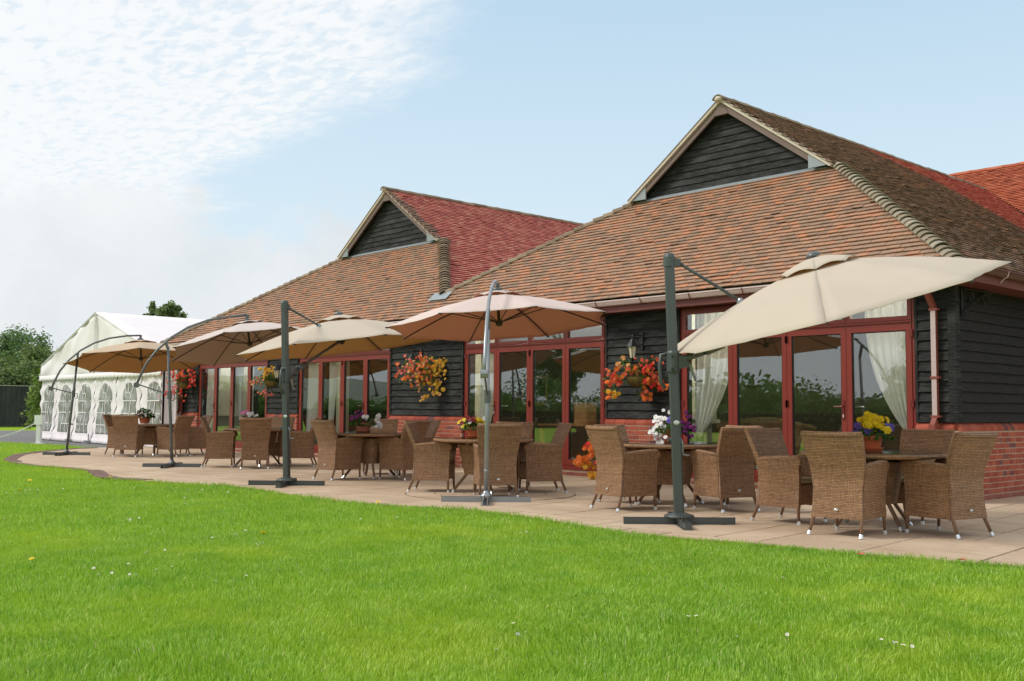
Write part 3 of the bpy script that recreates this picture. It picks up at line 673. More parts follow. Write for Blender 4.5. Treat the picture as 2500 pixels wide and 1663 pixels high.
for (x, y) in ((-24.3, 19.52), (-20.4, 19.52), (-8.6, 19.52)):
    b = MB(); b.box(x - 0.5, x + 0.5, y - 0.03, y + 0.02, 1.3, 2.1); b.cur = 1; b.box(x - 0.42, x + 0.42, y - 0.04, y - 0.031, 1.38, 2.02); b.build('wall_picture', [M['gold'], M['gasket']], bld)
def curtain(name, xo, xi, side, ztie=0.85, y=YF + 0.13, ztop=2.80):
    # outer edge at xo straight, inner edge sweeps from xi (top) to xo (tie)
    def fn(off):
        def f(u, v):
            z = ztop + (ztie - ztop) * v; inner = xi + (xo + side * 0.12 - xi) * (v ** 2.6)
            x = xo + (inner - xo) * u; fold = 0.028 * math.sin(u * 34 + 2.2 * v) * (0.5 + 0.8 * abs(inner - xo)) + 0.012 * math.sin(u * 71 + 1)
            z += -0.10 * math.sin(PI * u) * v ** 4 - 0.25 * v * u * (1 if v > 0.99 else v) * 0.3
            return (x, y + fold + off, z)
        return f
    b = MB(); b.solid_grid(fn(0), fn(0.004), 60, 26); b.build('curtain', M['curtain'], bld, smooth=True)
for (xo, xi, sd, zt) in ((-27.36, -26.6, 1, 0.5), (-25.3, -25.75, -1, 0.9), (-22.0, -21.25, 1, 0.4), (-21.02, -20.7, 1, 0.6), (-15.55, -14.95, 1, 0.45), (-10.24, -9.42, 1, 0.86), (-6.62, -7.30, -1, 1.0)):
    curtain('c', xo, xi, sd, zt)
b = MB(); b.box(-10.36, -10.2, YF + 0.29, YF + 0.5, 0.13, 0.97); b.cur = 1; b.box(-10.36, -10.1, YF + 0.29, YF + 0.5, 1.03, 2.83); b.box(-10.40, -10.06, YF + 0.26, YF + 0.54, 0.971, 1.029)
b.build('interior_pilaster', [M['sage'], M['sage']], bld)
for (x, y) in ((-26.9, 14.1), (-25.0, 14.3), (-21.3, 14.1), (-19.4, 14.3), (-15.1, 14.1), (-13.2, 14.4), (-9.6, 14.05), (-7.0, 14.05)):  # mostly added lamps, set close behind the glass to brighten curtains and pilasters
    dl = thing('ceiling_downlight_fill', 'small lit downlight in a mostly added set brightening curtains behind the glass doors', 'downlight', (x, y, 2.826), 0, 'downlights in the restaurant ceiling')
    b = MB(); b.lathe([(0.05, -0.012), (0.06, 0.0)], seg=14); b.build('trim_ring', M['white_metal'], dl)
    ld = bpy.data.lights.new('downlight_fill_bulb', 'POINT'); ld.energy = 30 if x > -18 else 13; ld.color = (1, 0.90, 0.76); ld.shadow_soft_size = 0.05
    lo_ = bpy.data.objects.new('bulb', ld); COL.objects.link(lo_); lo_.parent = dl; lo_.location = (0, 0, -0.07)
# things inside, seen dimly through the glass
t = thing('dining_table', 'plain wooden table just inside the third set of folding doors', 'table', (-14.9, 15.6, 0.13))
b = MB(); b.box(-0.9, 0.9, -0.42, 0.42, 0.71, 0.75); b.build('tabletop', M['wood_in'], t)
for sx in (-1, 1):
    for sy in (-1, 1): b = MB(); b.box(sx * 0.82 - 0.035, sx * 0.82 + 0.035, sy * 0.35 - 0.035, sy * 0.35 + 0.035, 0, 0.71); b.build('leg', M['wood_in'], t)
b = MB(); b.box(-0.17, 0.17, -0.15, 0.15, 0, 0.42); b.box(-0.19, 0.19, -0.17, 0.17, 0.42, 0.44)
o = b.build('wooden_box', M['wood_in'], None, loc=(-14.75, 15.55, 0.882)); tag(o, 'upright wooden box standing on the table behind the glass doors', 'box')
t = thing('sofa', 'pale green sofa behind the glass of the right-hand set of doors', 'sofa', (-10.6, 16.0, 0.13), math.radians(15))
def sf(u, v):
    a = PI * u; return (-0.9 + 1.8 * u, -0.35 + 0.10 * math.sin(PI * v), 0.4 + (0.38 + 0.16 * math.sin(a)) * v)
b = MB(); b.solid_grid(sf, lambda u, v: (sf(u, v)[0], sf(u, v)[1] + 0.16, sf(u, v)[2] - 0.01), 14, 6); b.build('backrest', M['sofa'], t, smooth=True)
b = MB(); b.box(-0.9, 0.9, -0.33, 0.45, 0.08, 0.42); b.build('seat', M['sofa'], t)
for sx in (-1, 1): b = MB(); b.box(sx * 0.9 - 0.1, sx * 0.9 + 0.1, -0.34, 0.45, 0.0, 0.62); b.build('armrest', M['sofa'], t)

# ---- roofs
XR, WR, HR = -10.886, 5.201, 2.169; TS = 0.715
XL, WL, HL = -21.06, 5.10, 2.137
def V3(*a): return Vector(a)
apR = ZE + WR * TS; apL = ZE + WL * TS
ygR, ygL = YE + HR / TF, YE + HL / TF; zgR, zgL = ZE + HR, ZE + HL
glR, grR = V3(XR - (WR - HR / TS), ygR, zgR), V3(XR + (WR - HR / TS), ygR, zgR)
glL, grL = V3(XL - (WL - HL / TS), ygL, zgL), V3(XL + (WL - HL / TS), ygL, zgL)
JX, JY = -16.69, 13.37; J = V3(JX, JY, ZE + (JY - YE) * TF)
footR = V3(XR + WR, YE, ZE); footL = V3(-29.18, YE, ZE)
roof = MB(); OH = 0.24
def quad3(P): roof.poly(P, 0.5)
EV = V3(0, 0, 0)
yend = 25.9
frontpoly = [V3(-29.18, YE, ZE), footR, grR, glR, J, grL, glL]
for P in ([footL, V3(JX, YE, ZE), J, grL, glL], [V3(JX, YE, ZE), footR, grR, glR, J],
          [grR, footR, V3(footR.x, 23.5, ZE), V3(XR, yend + 0.3, apR), V3(XR, ygR - OH, apR), V3(grR.x, ygR - OH, zgR)],
          [grL, J, V3(JX, 30, J.z), V3(XL, 30, apL), V3(XL, ygL - OH, apL), V3(grL.x, ygL - OH, zgL)]):
    quad3([p - V3(0, 0, 0.012) for p in P])
ro = roof.build('roof', M['under'], bld)
lb = MB()
lb.poly([V3(XR, ygR - OH, apR), V3(XR, 30, apR), V3(glR.x, 30, zgR), V3(glR.x, ygR - OH, zgR)], 0.4)
lb.poly([glR, V3(glR.x, 30, zgR), V3(JX, 30, J.z), J], 0.4)
lb.poly([V3(XL, ygL - OH, apL), V3(XL, 30, apL), V3(glL.x, 30, zgL), V3(glL.x, ygL - OH, zgL)], 0.6)
lb.poly([glL, V3(glL.x, 30, zgL), V3(footL.x, 30, ZE), footL], 0.6)
lb.build('far_roof_slope', M['tile_front'], bld)

tiles = []   # (dist, matrix, matkey)
def lay(O, u, v, poly, matf, gauge=0.100, width=0.168, maxd=99):
    u = u.normalized(); v = v.normalized(); n = u.cross(v)
    if n.z < 0: n = -n
    pu = [((p - O).dot(u), (p - O).dot(v)) for p in poly]
    v0, v1 = min(p[1] for p in pu), max(p[1] for p in pu); u0, u1 = min(p[0] for p in pu), max(p[0] for p in pu)
    nr = int((v1 - v0) / gauge) + 1; C = []
    for r in range(nr):
        vv = v0 + r * gauge; uu = u0 + (width / 2 if r % 2 else 0) - width
        while uu < u1 + width: C.append((uu, vv)); uu += width
    A = np.array(C); ok = inpoly(A + np.array([width / 2, gauge * 0.5]), pu)
    for (a, b_) in A[ok]:
        a += random.uniform(-0.004, 0.004); b_ += random.uniform(-0.005, 0.005)
        P = O + u * float(a) + v * float(b_)
        lift = random.uniform(0, 0.007) + (0.010 if random.random() < 0.04 else 0)
        tiles.append((P.length, P, u, v, n, lift, matf(P), random.uniform(-0.02, 0.02)))
def wob(x, y): return math.sin(x * 1.3 + 2 * math.sin(y * 0.9)) * 0.5 + math.sin(y * 2.1 + x) * 0.3
lay(V3(0, YE - 0.02, ZE - 0.02 * TF), V3(1, 0, 0), V3(0, 1, TF), [V3(-29.25, YE - 0.02, ZE - 0.018), V3(footR.x + 0.02, YE - 0.02, ZE - 0.018), grR, glR, J, grL, glL], lambda P: 'tile_front')
vs = V3(-1, 0, TS)
def mR(P):
    if P.y > 21.0 + 0.15 * wob(P.x * 2, P.y) - 2.8 * max(0, P.z - 6.05): return 'tile_red'
    return 'tile_dark'
lay(V3(footR.x + 0.02, 0, ZE - 0.012), V3(0, 1, 0), vs, [footR, V3(footR.x, 23.4, ZE), V3(XR + 0.02, yend + 0.1, apR), V3(XR, ygR - OH, apR), V3(grR.x, ygR - OH, zgR), grR], mR)
def mL(P):
    e = (P.y - (ygL - OH)) if P.z > zgL else (P.y - (ygL - (zgL - P.z) / 1.0 * 1.08))
    return 'tile_dark' if e < 0.12 + 0.1 * wob(P.x * 3, P.z * 3) and P.z > zgL - 0.2 else 'tile_red'
lay(V3(XL + WL, 0, ZE), V3(0, 1, 0), vs, [J, V3(JX, 26, J.z), V3(XL + 0.02, 26, apL), V3(XL, ygL - OH, apL), V3(grL.x, ygL - OH, zgL), grL], mL)
# great barn behind: ridge along x
TB = 0.70; YB0, ZB0 = yend, apR; YB1, ZB1 = 26.95, 7.49
lay(V3(0, 20.0, ZB0 - (YB0 - 20.0) * TB), V3(1, 0, 0), V3(0, 1, TB), [V3(XR, YB0, ZB0), V3(XR + 4.3, YB0 - 4.3, ZB0 - 4.3 * TB), V3(-1, YB0 - 4.3, ZB0 - 4.3 * TB), V3(2, YB1, ZB1), V3(XR - 3, YB1, ZB1), V3(XR - 3, YB0, ZB0)], lambda P: 'tile_orange')
tiles.sort(key=lambda t: t[0])
TW, TL = 0.163, 0.128
def tile_mesh_pts(P, u, v, n, lift, sk):
    T = P + u * sk * 0
    lo = 0.032 + lift; hi = 0.006; th = 0.016
    c = []
    for (a, b_, h0) in ((0, sk * 0.2, lo), (TW, -sk * 0.2, lo), (TW, TL, hi), (0, TL, hi)): c.append(P + u * a + v * b_ + n * (h0 - th))
    for (a, b_, h0) in ((0, sk * 0.2, lo), (TW, -sk * 0.2, lo), (TW, TL, hi), (0, TL, hi)): c.append(P + u * a + v * b_ + n * h0)
    return c
cache = {}
fields = {}
for k, (d, P, u, v, n, lift, mk, sk) in enumerate(tiles):
    if k < 290:
        vi = random.randrange(14)
        if (mk, vi) not in cache:
            b = MB(); b.hexa(tile_mesh_pts(V3(0, 0, 0), V3(1, 0, 0), V3(0, 1, 0), V3(0, 0, 1), random.uniform(0, 0.007), random.uniform(-0.02, 0.02))); cache[(mk, vi)] = b.mesh('roof_tile', M[mk])
        uu = u if u.cross(v).dot(n) > 0 else u
        if u.cross(v).dot(n) > 0: mx = Matrix(((u.x, v.x, n.x, P.x), (u.y, v.y, n.y, P.y), (u.z, v.z, n.z, P.z), (0, 0, 0, 1)))
        else: mx = Matrix(((-u.x, v.x, n.x, P.x + u.x * TW), (-u.y, v.y, n.y, P.y + u.y * TW), (-u.z, v.z, n.z, P.z + u.z * TW), (0, 0, 0, 1)))
        link('roof_tile', cache[(mk, vi)], ro, mx=mx)
    else:
        fields.setdefault(mk, MB()).hexa(tile_mesh_pts(P, u, v, n, lift, sk))
allf = MB(); keys = list(fields)
for i, mk in enumerate(keys):
    f_ = fields[mk]; o_ = len(allf.v); allf.v += f_.v; allf.f += [[a + o_ for a in q] for q in f_.f]; allf.r += f_.r; allf.mi += [i] * len(f_.f)
allf.build('roof_tile_field', [M[k] for k in keys], ro)['kind'] = 'stuff'
print('tiles', len(tiles), 'bricks', len(bricks), 'slabs', len(slabs))
# barn body under its slope
b = MB(); b.poly([V3(XR, YB0, ZB0 - 0.02), V3(XR + 4.4, YB0 - 4.4, ZB0 - 4.4 * TB - 0.02), V3(0, YB0 - 4.4, ZB0 - 4.4 * TB - 0.02), V3(2, YB1, ZB1 - 0.02), V3(XR - 3, YB1, ZB1 - 0.02), V3(XR - 3, YB0, ZB0 - 0.02)], 0.5)
b.poly([V3(2, YB1, ZB1 - 0.02), V3(2, 36, 1.5), V3(XR - 3, 36, 1.5), V3(XR - 3, YB1, ZB1 - 0.02)], 0.5)
b.build('rear_barn_roof', M['under'], bld)
b = MB(); b.box(-5.4, 0, YB0 - 4.2, YB0 - 4.0, 0, 3.8); b.build('rear_barn_wall', M['board'], bld)
# bonnets down the hips
def bonnets(A, B_, n1, n2, m, step, rad=0.135, parent=ro, ang=1.15):
    d = (B_ - A); L = d.length; d.normalize()   # A top, B foot
    up = (n1 + n2).normalized(); up = (up - d * up.dot(d)).normalized(); sd = d.cross(up).normalized(); n = int(L / step)
    for i in range(n):
        p = A + d * (i * step); r0, r1 = rad * 0.78, rad * random.uniform(0.97, 1.05); tl = random.uniform(-0.004, 0.004); ht = 0.012
        def fo(u, v, th=0.0):
            a = (u - 0.5) * 2 * ang; rr = r0 + (r1 - r0) * v - th; base = -0.066 + 0.026 * v + tl
            return p + d * (v * step * 1.7) + up * (base + rr * math.cos(a)) + sd * (rr * math.sin(a) * 1.15)
        b = MB(); b.solid_grid(lambda u, v: fo(u, v), lambda u, v: fo(u, v, 0.016), 6, 1)
        rr_ = random.random(); b.r = [rr_] * len(b.r)
        b.build('bonnet_tile', m, parent)
nF = V3(0, -TF, 1).normalized(); nRs = V3(TS, 0, 1).normalized(); nLs = V3(-0.45, 0, 1).normalized()
bonnets(grR + V3(0, -0.02, 0.02), footR, nF, nRs, M['bonnet_pale'], 0.135, 0.118)
bonnets(grL + V3(0, -0.02, 0.02), J + V3(0.02, -0.02, 0), nF, nRs, M['bonnet'], 0.135)
bonnets(glR + V3(0.12, 0.04, 0.03), J, nF, nLs, M['bonnet'], 0.215, 0.12)
bonnets(glL + V3(0.12, 0.04, 0.03), footL, nF, nLs, M['bonnet'], 0.225, 0.12)
# ridge tiles
def ridge(A, B_, m, step=0.42, rad=0.105):
    d = (B_ - A); L = d.length; d.normalize(); up = V3(0, 0, 1); sd = d.cross(up).normalized(); n = int(L / step)
    for i in range(n):
        p = A + d * (i * step); dz = random.uniform(-0.006, 0.008)
        def fo(u, v, th=0.0):
            a = (u - 0.5) * 2 * 1.35; rr = rad - th + (0.006 if v > 0.98 or v < 0.02 else 0)
            return p + d * (v * (step - 0.006)) + up * (-0.060 + dz + rr * math.cos(a)) + sd * (rr * math.sin(a) * 1.1)
        b = MB(); b.solid_grid(lambda u, v: fo(u, v), lambda u, v: fo(u, v, 0.018), 6, 3); rr_ = random.random(); b.r = [rr_] * len(b.r)
        b.build('ridge_tile', m, ro)
ridge(V3(XR, ygR - OH - 0.05, apR), V3(XR, yend, apR), M['bonnet']); ridge(V3(XL, ygL - OH - 0.05, apL), V3(XL, 25.5, apL), M['bonnet'])
ridge(V3(XR - 2.0, YB1, ZB1), V3(1.0, YB1, ZB1), M['tile_orange'])
for (x, y, z) in ((XR, ygR - OH - 0.05, apR), (XL, ygL - OH - 0.05, apL)):
    b = MB(); b.lathe([(0.02, -0.02), (0.08, 0.0), (0.09, 0.03), (0.07, 0.065), (0.03, 0.08)], (x, y + 0.06, z - 0.055), 10); b.build('ridge_end_mortar', M['verge'], ro)
b = MB(); b.box(-0.30, 0.30, -0.15, 0.1, 0, 0.006); b.build('lead_saddle', M['lead'], ro, loc=(JX, JY - 0.12, J.z - 0.04), rot=(math.atan(TF), 0, 0))
# gablets
def gablet(xc, w, yg, zg, ap, gl, gr):
    go = MB(); go.poly([V3(gl.x, yg + 0.03, zg - 0.1), V3(gr.x, yg + 0.03, zg - 0.1), V3(xc, yg + 0.03, ap)], 0.5)
    gob = go.build('gable_wall', M['gasket'], bld)
    n = int((ap - zg) / 0.125)
    for k in range(n):
        z = zg + 0.02 + k * 0.125; hw = (ap - 0.02 - z - 0.05) / TS
        if hw < 0.12: break
        h2 = max(0.02, hw - 0.145 / TS)
        b = MB(); r = random.random(); y0 = yg; kk = max(3, int(hw * 2 / 0.4)); rows = []
        for i in range(kk + 1):
            t = i / kk; xb = xc - hw + 2 * hw * t; xt = xc - h2 + 2 * h2 * t; wv = random.uniform(-0.004, 0.004)
            rows.append([(xb, y0 - 0.034, z + wv), (xt, y0 - 0.008, z + 0.145), (xt, y0 + 0.006, z + 0.145), (xb, y0 + 0.006, z + wv)])
        for rw in rows: b.v += rw
        for i in range(kk):
            for e in range(4): b.face([i * 4 + e, i * 4 + (e + 1) % 4, (i + 1) * 4 + (e + 1) % 4, (i + 1) * 4 + e][::-1], r)
        b.face([0, 1, 2, 3], r); b.face([kk * 4 + e for e in (3, 2, 1, 0)], r)
        b.build('weatherboard', M['board'], gob)
    for sd in (-1, 1):
        foot = V3(xc + sd * (w - (zg - ZE) / TS), 0, zg); L = V3(sd * 1, 0, -TS).normalized()
        A = V3(xc, 0, ap); nn = V3(sd * TS, 0, 1).normalized()
        # mortar verge under the tiles
        b = MB(); y0, y1 = yg - OH + 0.02, yg - OH + 0.10
        P0, P1 = A - nn * 0.0, foot - nn * 0.0 + L * 0.02
        b.hexa([V3(P0.x, y0, P0.z) - nn * 0.055, V3(P1.x, y0, P1.z) - nn * 0.055, V3(P1.x, y1, P1.z) - nn * 0.055, V3(P0.x, y1, P0.z) - nn * 0.055,
                V3(P0.x, y0, P0.z) + nn * 0.003, V3(P1.x, y0, P1.z) + nn * 0.003, V3(P1.x, y1, P1.z) + nn * 0.003, V3(P0.x, y1, P0.z) + nn * 0.003])
        b.build('verge', M['verge'], bld)
        b = MB(); y0, y1 = yg - OH + 0.06, yg - OH + 0.10; P1 = foot - L * 0.28
        b.hexa([V3(P0.x, y0, P0.z) - nn * 0.160, V3(P1.x, y0, P1.z) - nn * 0.160, V3(P1.x, y1, P1.z) - nn * 0.160, V3(P0.x, y1, P0.z) - nn * 0.160,
                V3(P0.x, y0, P0.z) - nn * 0.056, V3(P1.x, y0, P1.z) - nn * 0.056, V3(P1.x, y1, P1.z) - nn * 0.056, V3(P0.x, y1, P0.z) - nn * 0.056])
        b.build('bargeboard', M['barge'], bld)
        b = MB(); f = foot; y0 = yg - OH + 0.05
        b.hexa([V3(f.x - sd * 0.02, y0, f.z - 0.02), V3(f.x - sd * 0.42, y0, f.z - 0.02), V3(f.x - sd * 0.42, y0 + 0.03, f.z - 0.02), V3(f.x - sd * 0.02, y0 + 0.03, f.z - 0.02),
                V3(f.x - sd * 0.05, y0, f.z - 0.035), V3(f.x - sd * 0.42, y0, f.z + 0.22), V3(f.x - sd * 0.42, y0 + 0.03, f.z + 0.22), V3(f.x - sd * 0.05, y0 + 0.03, f.z - 0.035)])
        b.build('lead_flashing', M['lead'], bld)
    b = MB(); y0 = yg - OH + 0.05; b.hexa([V3(xc - 0.16, y0, ap - 0.30), V3(xc + 0.16, y0, ap - 0.30), V3(xc + 0.16, y0 + 0.06, ap - 0.30), V3(xc - 0.16, y0 + 0.06, ap - 0.30), V3(xc - 0.02, y0, ap - 0.03), V3(xc + 0.02, y0, ap - 0.03), V3(xc + 0.02, y0 + 0.06, ap - 0.03), V3(xc - 0.02, y0 + 0.06, ap - 0.03)]); b.build('apex_block', M['barge'], bld)
    b = MB(); b.hexa([V3(gl.x + 0.1, yg - 0.10, zg - 0.045), V3(gr.x - 0.1, yg - 0.10, zg - 0.045), V3(gr.x - 0.1, yg, zg + 0.0), V3(gl.x + 0.1, yg, zg + 0.0),
                      V3(gl.x + 0.1, yg - 0.10, zg - 0.03), V3(gr.x - 0.1, yg - 0.10, zg - 0.03), V3(gr.x - 0.1, yg, zg + 0.045), V3(gl.x + 0.1, yg, zg + 0.045)])
    b.build('lead_flashing', M['lead'], bld)
gablet(XR, WR, ygR, zgR, apR, glR, grR); gablet(XL, WL, ygL, zgL, apL, glL, grL)
# eaves: soffit, fascia, gutters
b = MB(); b.box(-29.1, -5.56, YE + 0.055, YF + 0.04, 2.815, 2.83); b.box(BX1 - 0.02, -5.56, YF + 0.041, 24, 2.815, 2.83); b.build('soffit', M['fascia'], bld)
b = MB(); b.box(-29.1, -5.54, YE + 0.03, YE + 0.054, 2.80, 2.985); b.build('fascia', M['fascia'], bld)
b = MB(); b.box(-5.559, -5.535, YE + 0.055, 24, 2.80, 2.985); b.build('fascia', M['fascia'], bld)
def gutter(A, B_, out, m):
    b = MB(); d = B_ - A
    pr_ = [(0.0, 0.0), (0.0, -0.075), (0.035, -0.088), (0.075, -0.08), (0.098, -0.045), (0.104, -0.022), (0.118, -0.020), (0.118, 0.0), (0.108, 0.0), (0.098, -0.012), (0.07, -0.07), (0.01, -0.07), (0.008, 0.0)]
    n = len(pr_); k = 0
    for P in (A, B_):
        for (o_, z) in pr_: b.v.append(tuple(P + out * o_ + V3(0, 0, z)))
    for i in range(n): b.face([i, (i + 1) % n, n + (i + 1) % n, n + i], 0.5)
    b.face(list(range(n)), 0.5); b.face([n + i for i in range(n)][::-1], 0.5)
    return b.build('gutter', m, bld)
gutter(V3(-29.1, YE + 0.028, 2.992), V3(-5.42, YE + 0.028, 2.992), V3(0, -1, 0), M['gutter'])
gutter(V3(-5.533, YE + 0.0, 2.992), V3(-5.533, 24, 2.992), V3(1, 0, 0), M['gutter_brown'])
x = -28.5
while x < -5.6:
    b = MB(); y0 = YE + 0.028; b.tube([(x, y0, 2.90), (x, y0 - 0.04, 2.898), (x, y0 - 0.085, 2.908), (x, y0 - 0.112, 2.955), (x, y0 - 0.126, 2.985)], 0.008, 6); b.build('gutter_bracket', M['pipe'], bld); x += 0.98
for y in (13.6, 14.6, 15.6, 16.6):
    b = MB(); b.tube([(-5.53, y, 2.84), (-5.49, y, 2.885), (-5.44, y, 2.91), (-5.415, y, 2.985)], 0.007, 6); b.build('gutter_bracket', M['gutter'], bld)
# downpipe: swan neck, pale front face
t = thing('downpipe', 'square rainwater pipe with pale pink front beside the right-hand doors', 'drainpipe', (-6.20, YF, 0))
def sq(P, Q, name, w=0.066):
    b = MB(); P, Q = V3(*P), V3(*Q); d = (Q - P).normalized(); u = V3(1, 0, 0); v = d.cross(u).normalized()
    if v.y > 0: v = -v
    h = w / 2; b.v = [tuple(p) for p in (P - u * h - v * h, P + u * h - v * h, Q + u * h - v * h, Q - u * h - v * h, P - u * h + v * h, P + u * h + v * h, Q + u * h + v * h, Q - u * h + v * h)]
    return b, d
def pipe(P, Q, name, front=True):
    b, d = sq(P, Q, name)
    for q, mi in (((3, 2, 1, 0), 0), ((4, 5, 6, 7), 1 if front else 0), ((0, 1, 5, 4), 0), ((1, 2, 6, 5), 0), ((2, 3, 7, 6), 0), ((3, 0, 4, 7), 1 if front else 0)): b.cur = mi; b.face(list(q), 0.5)
    b.build(name, [M['pipe'], M['pipe_front']], t)
yp = -0.085
pipe((0.0, yp, 2.50), (0.0, yp, 1.06), 'pipe'); pipe((-0.02, -0.36, 2.86), (0.0, yp - 0.0, 2.53), 'swan_neck', False); pipe((0.0, yp, 1.10), (0.0, yp - 0.085, 0.99), 'shoe_bend', False)
pipe((0, yp - 0.085, 0.985), (0, yp - 0.085, 0.08), 'lower_pipe')
for z in (2.51, 1.62, 1.115):
    b = MB(); b.box(-0.05, 0.065, yp - 0.045, yp + 0.04, z - 0.014, z + 0.014); b.build('pipe_clip', M['pipe'], t)
b = MB(); b.box(-0.042, 0.042, yp - 0.13, yp - 0.045, 0.90, 1.01); b.build('pipe_socket', M['pipe'], t)
# wrought iron scroll bracket on the side wall
t = thing('scroll_bracket', 'black wrought iron scroll bracket high on the dark side wall', 'bracket', (BX1 + 0.045, YF + 0.12, 2.62))
def scroll(cy, cz, r, a0, a1, n=22, k=1.0):
    return [(0.035, cy + (r * (1 - 0.62 * i / n)) * math.cos(a0 + (a1 - a0) * i / n), cz + k * (r * (1 - 0.62 * i / n)) * math.sin(a0 + (a1 - a0) * i / n)) for i in range(n + 1)]
b = MB(); b.box(0, 0.02, -0.02, 0.02, -0.2, 0.2); b.build('back_plate', M['black'], t)
b = MB(); b.tube([(0.035, 0.0, -0.14), (0.035, 0.08, -0.12), (0.035, 0.24, -0.04), (0.035, 0.42, 0.06), (0.035, 0.6, 0.12), (0.035, 0.86, 0.15)], 0.010, 6)
b.tube([(0.035, 0.02, 0.16), (0.035, 0.9, 0.17)], 0.009, 6); b.build('arm', M['black'], t)
b = MB(); b.tube(scroll(0.66, 0.09, 0.10, PI * 0.6, -PI * 2.6), 0.009, 6); b.tube(scroll(0.24, 0.06, 0.08, -PI * 0.5, PI * 2.4), 0.009, 6); b.tube(scroll(0.06, -0.16, 0.05, PI * 0.5, -PI * 2.0), 0.008, 6); b.build('scroll', M['black'], t)

# ------------------------------------------------------------------ chairs
def lerp_tab(tab, z):
    for (z0, a), (z1, c) in zip(tab, tab[1:]):
        if z <= z1: t = (z - z0) / (z1 - z0); t = max(0, min(1, t)); return a + (c - a) * t
    return tab[-1][1]
HWT = [(0.16, 0.252), (0.30, 0.243), (0.45, 0.240), (0.60, 0.262), (0.70, 0.276), (0.95, 0.300)]   # half width by height
BXT = [(0.16, -0.262), (0.30, -0.245), (0.50, -0.232), (0.62, -0.240), (0.75, -0.285), (0.95, -0.372)]  # rear face by height
FXT = [(0.16, 0.262), (0.45, 0.268), (0.68, 0.285)]
def make_chair(loc, rz, label):
    t = thing('wicker_armchair', label, 'armchair', loc, rz, 'wicker armchairs round the patio tables')
    hw = lambda z: lerp_tab(HWT, z); bx = lambda z: lerp_tab(BXT, z); fx = lambda z: lerp_tab(FXT, z)
    def back(off):
        def f(u, v):
            z = 0.165 + (0.945 - 0.165) * v; y = (u - 0.5) * 2; cz = z - 0.010 * (1 - y * y) * (v > 0.99)
            if v > 0.99: cz += 0.0
            x = bx(z) - 0.018 * (1 - y * y) * min(1, max(0, (z - 0.5) / 0.3)) + off
            rim = 0.012 if (v > 0.99 and off == 0) else 0
            return (x + rim, y * (hw(z) - (0.004 if off else 0)), cz - (0.006 if v > 0.99 and off == 0 else 0))
        return f
    b = MB(); b.solid_grid(back(0), back(0.052), 8, 14); b.build('backrest', M['wicker'], t, smooth=False, uv=True)
    b = MB(); b.tube([(bx(0.945) + 0.026 - 0.018 * (1 - y * y), y * 0.292, 0.945 - 0.006 * (1 - y * y)) for y in (-1, -0.6, -0.2, 0.2, 0.6, 1)], 0.027, 8); b.build('top_rail', M['wicker'], t, smooth=True, uv=True)
    for sd in (-1, 1):
        def side(off):
            def f(u, v):
                ztop = 0.648 + 0.028 * u + 0.012 * math.sin(PI * u)
                z = 0.165 + (ztop - 0.165) * v; x0 = bx(min(z, 0.64)) + 0.03; x = x0 + (fx(z) - x0) * u
                return (x, sd * (hw(z) - off + 0.004), z)
            return f
        b = MB(); (b.solid_grid(side(0), side(0.042), 8, 8) if sd < 0 else b.solid_grid(side(0.042), side(0), 8, 8)); b.build('side_panel', M['wicker'], t, uv=True)
        b = MB(); b.tube([(-0.225, sd * 0.254, 0.648), (-0.05, sd * 0.255, 0.664), (0.12, sd * 0.256, 0.678), (0.258, sd * 0.257, 0.678), (0.282, sd * 0.255, 0.655), (0.283, sd * 0.25, 0.6)], 0.024, 8); b.build('armrest', M['wicker'], t, smooth=True, uv=True)
        for (pts, rr) in (([(0.245, sd * 0.232, 0.36), (0.250, sd * 0.236, 0.16), (0.256, sd * 0.238, 0.03)], 0.017), ([(-0.222, sd * 0.226, 0.36), (-0.240, sd * 0.234, 0.17), (-0.298, sd * 0.250, 0.03)], 0.018)):
            b = MB(); b.tube(pts, [rr * 1.1, rr, rr * 0.85], 8); l = b.build('leg', M['cane_leg'], t, smooth=True)
            p = pts[-1]; dx = (pts[-1][0] - pts[-2][0]) * 0.22
            b = MB(); b.tube([(p[0] - dx * 0.2, p[1], p[2] + 0.006), (p[0] + dx, p[1] + (pts[-1][1] - pts[-2][1]) * 0.22, 0.001)], [0.0185, 0.020], 10); b.build('foot_cap', M['cap'], l, smooth=False)
    b = MB(); b.box(-0.225, 0.245, -0.232, 0.232, 0.365, 0.405); b.build('seat', M['wicker'], t, uv=True)
    b = MB(); b.box(0.235, 0.258, -0.215, 0.215, 0.20, 0.385); b.build('front_apron', M['wicker'], t, uv=True)
    def cu(zc):
        def f(u, v):
            a, c = (u - 0.5) * 2, (v - 0.5) * 2; e = (1 - abs(a) ** 6) * (1 - abs(c) ** 6)
            return (0.01 + 0.245 * a, 0.212 * c, 0.432 + zc * (0.010 + 0.022 * e ** 0.5))
        return f
    b = MB(); b.solid_grid(cu(1), cu(-1), 10, 10); b.build('cushion', M['cushion'], t, smooth=True)
    b = MB(); b.lathe([(0.012, 0), (0.012, 0.004), (0.007, 0.006)], (0, 0, 0), 12, 1.9); b.build('badge', M['cap'], t, loc=(bx(0.245) - 0.0175, 0.0, 0.245), rot=(0, -PI / 2, 0))
    return t
_ch = [None]
def chair(x, y, deg, label):
    if _ch[0] is None: _ch[0] = make_chair((x, y, PZ), math.radians(deg), label); return _ch[0]
    c = dup(_ch[0]); c.location = (x, y, PZ); c.rotation_euler = (0, 0, math.radians(deg)); c['label'] = label; return c
PZ = 0.012
P6, P5, P4, P3, P2, P1 = 'the table with yellow and blue pansies', 'the table behind the thick green post', 'the table with red and yellow pansies', 'the table with purple and white pansies', 'the table with pink cyclamen', 'the table nearest the marquee'
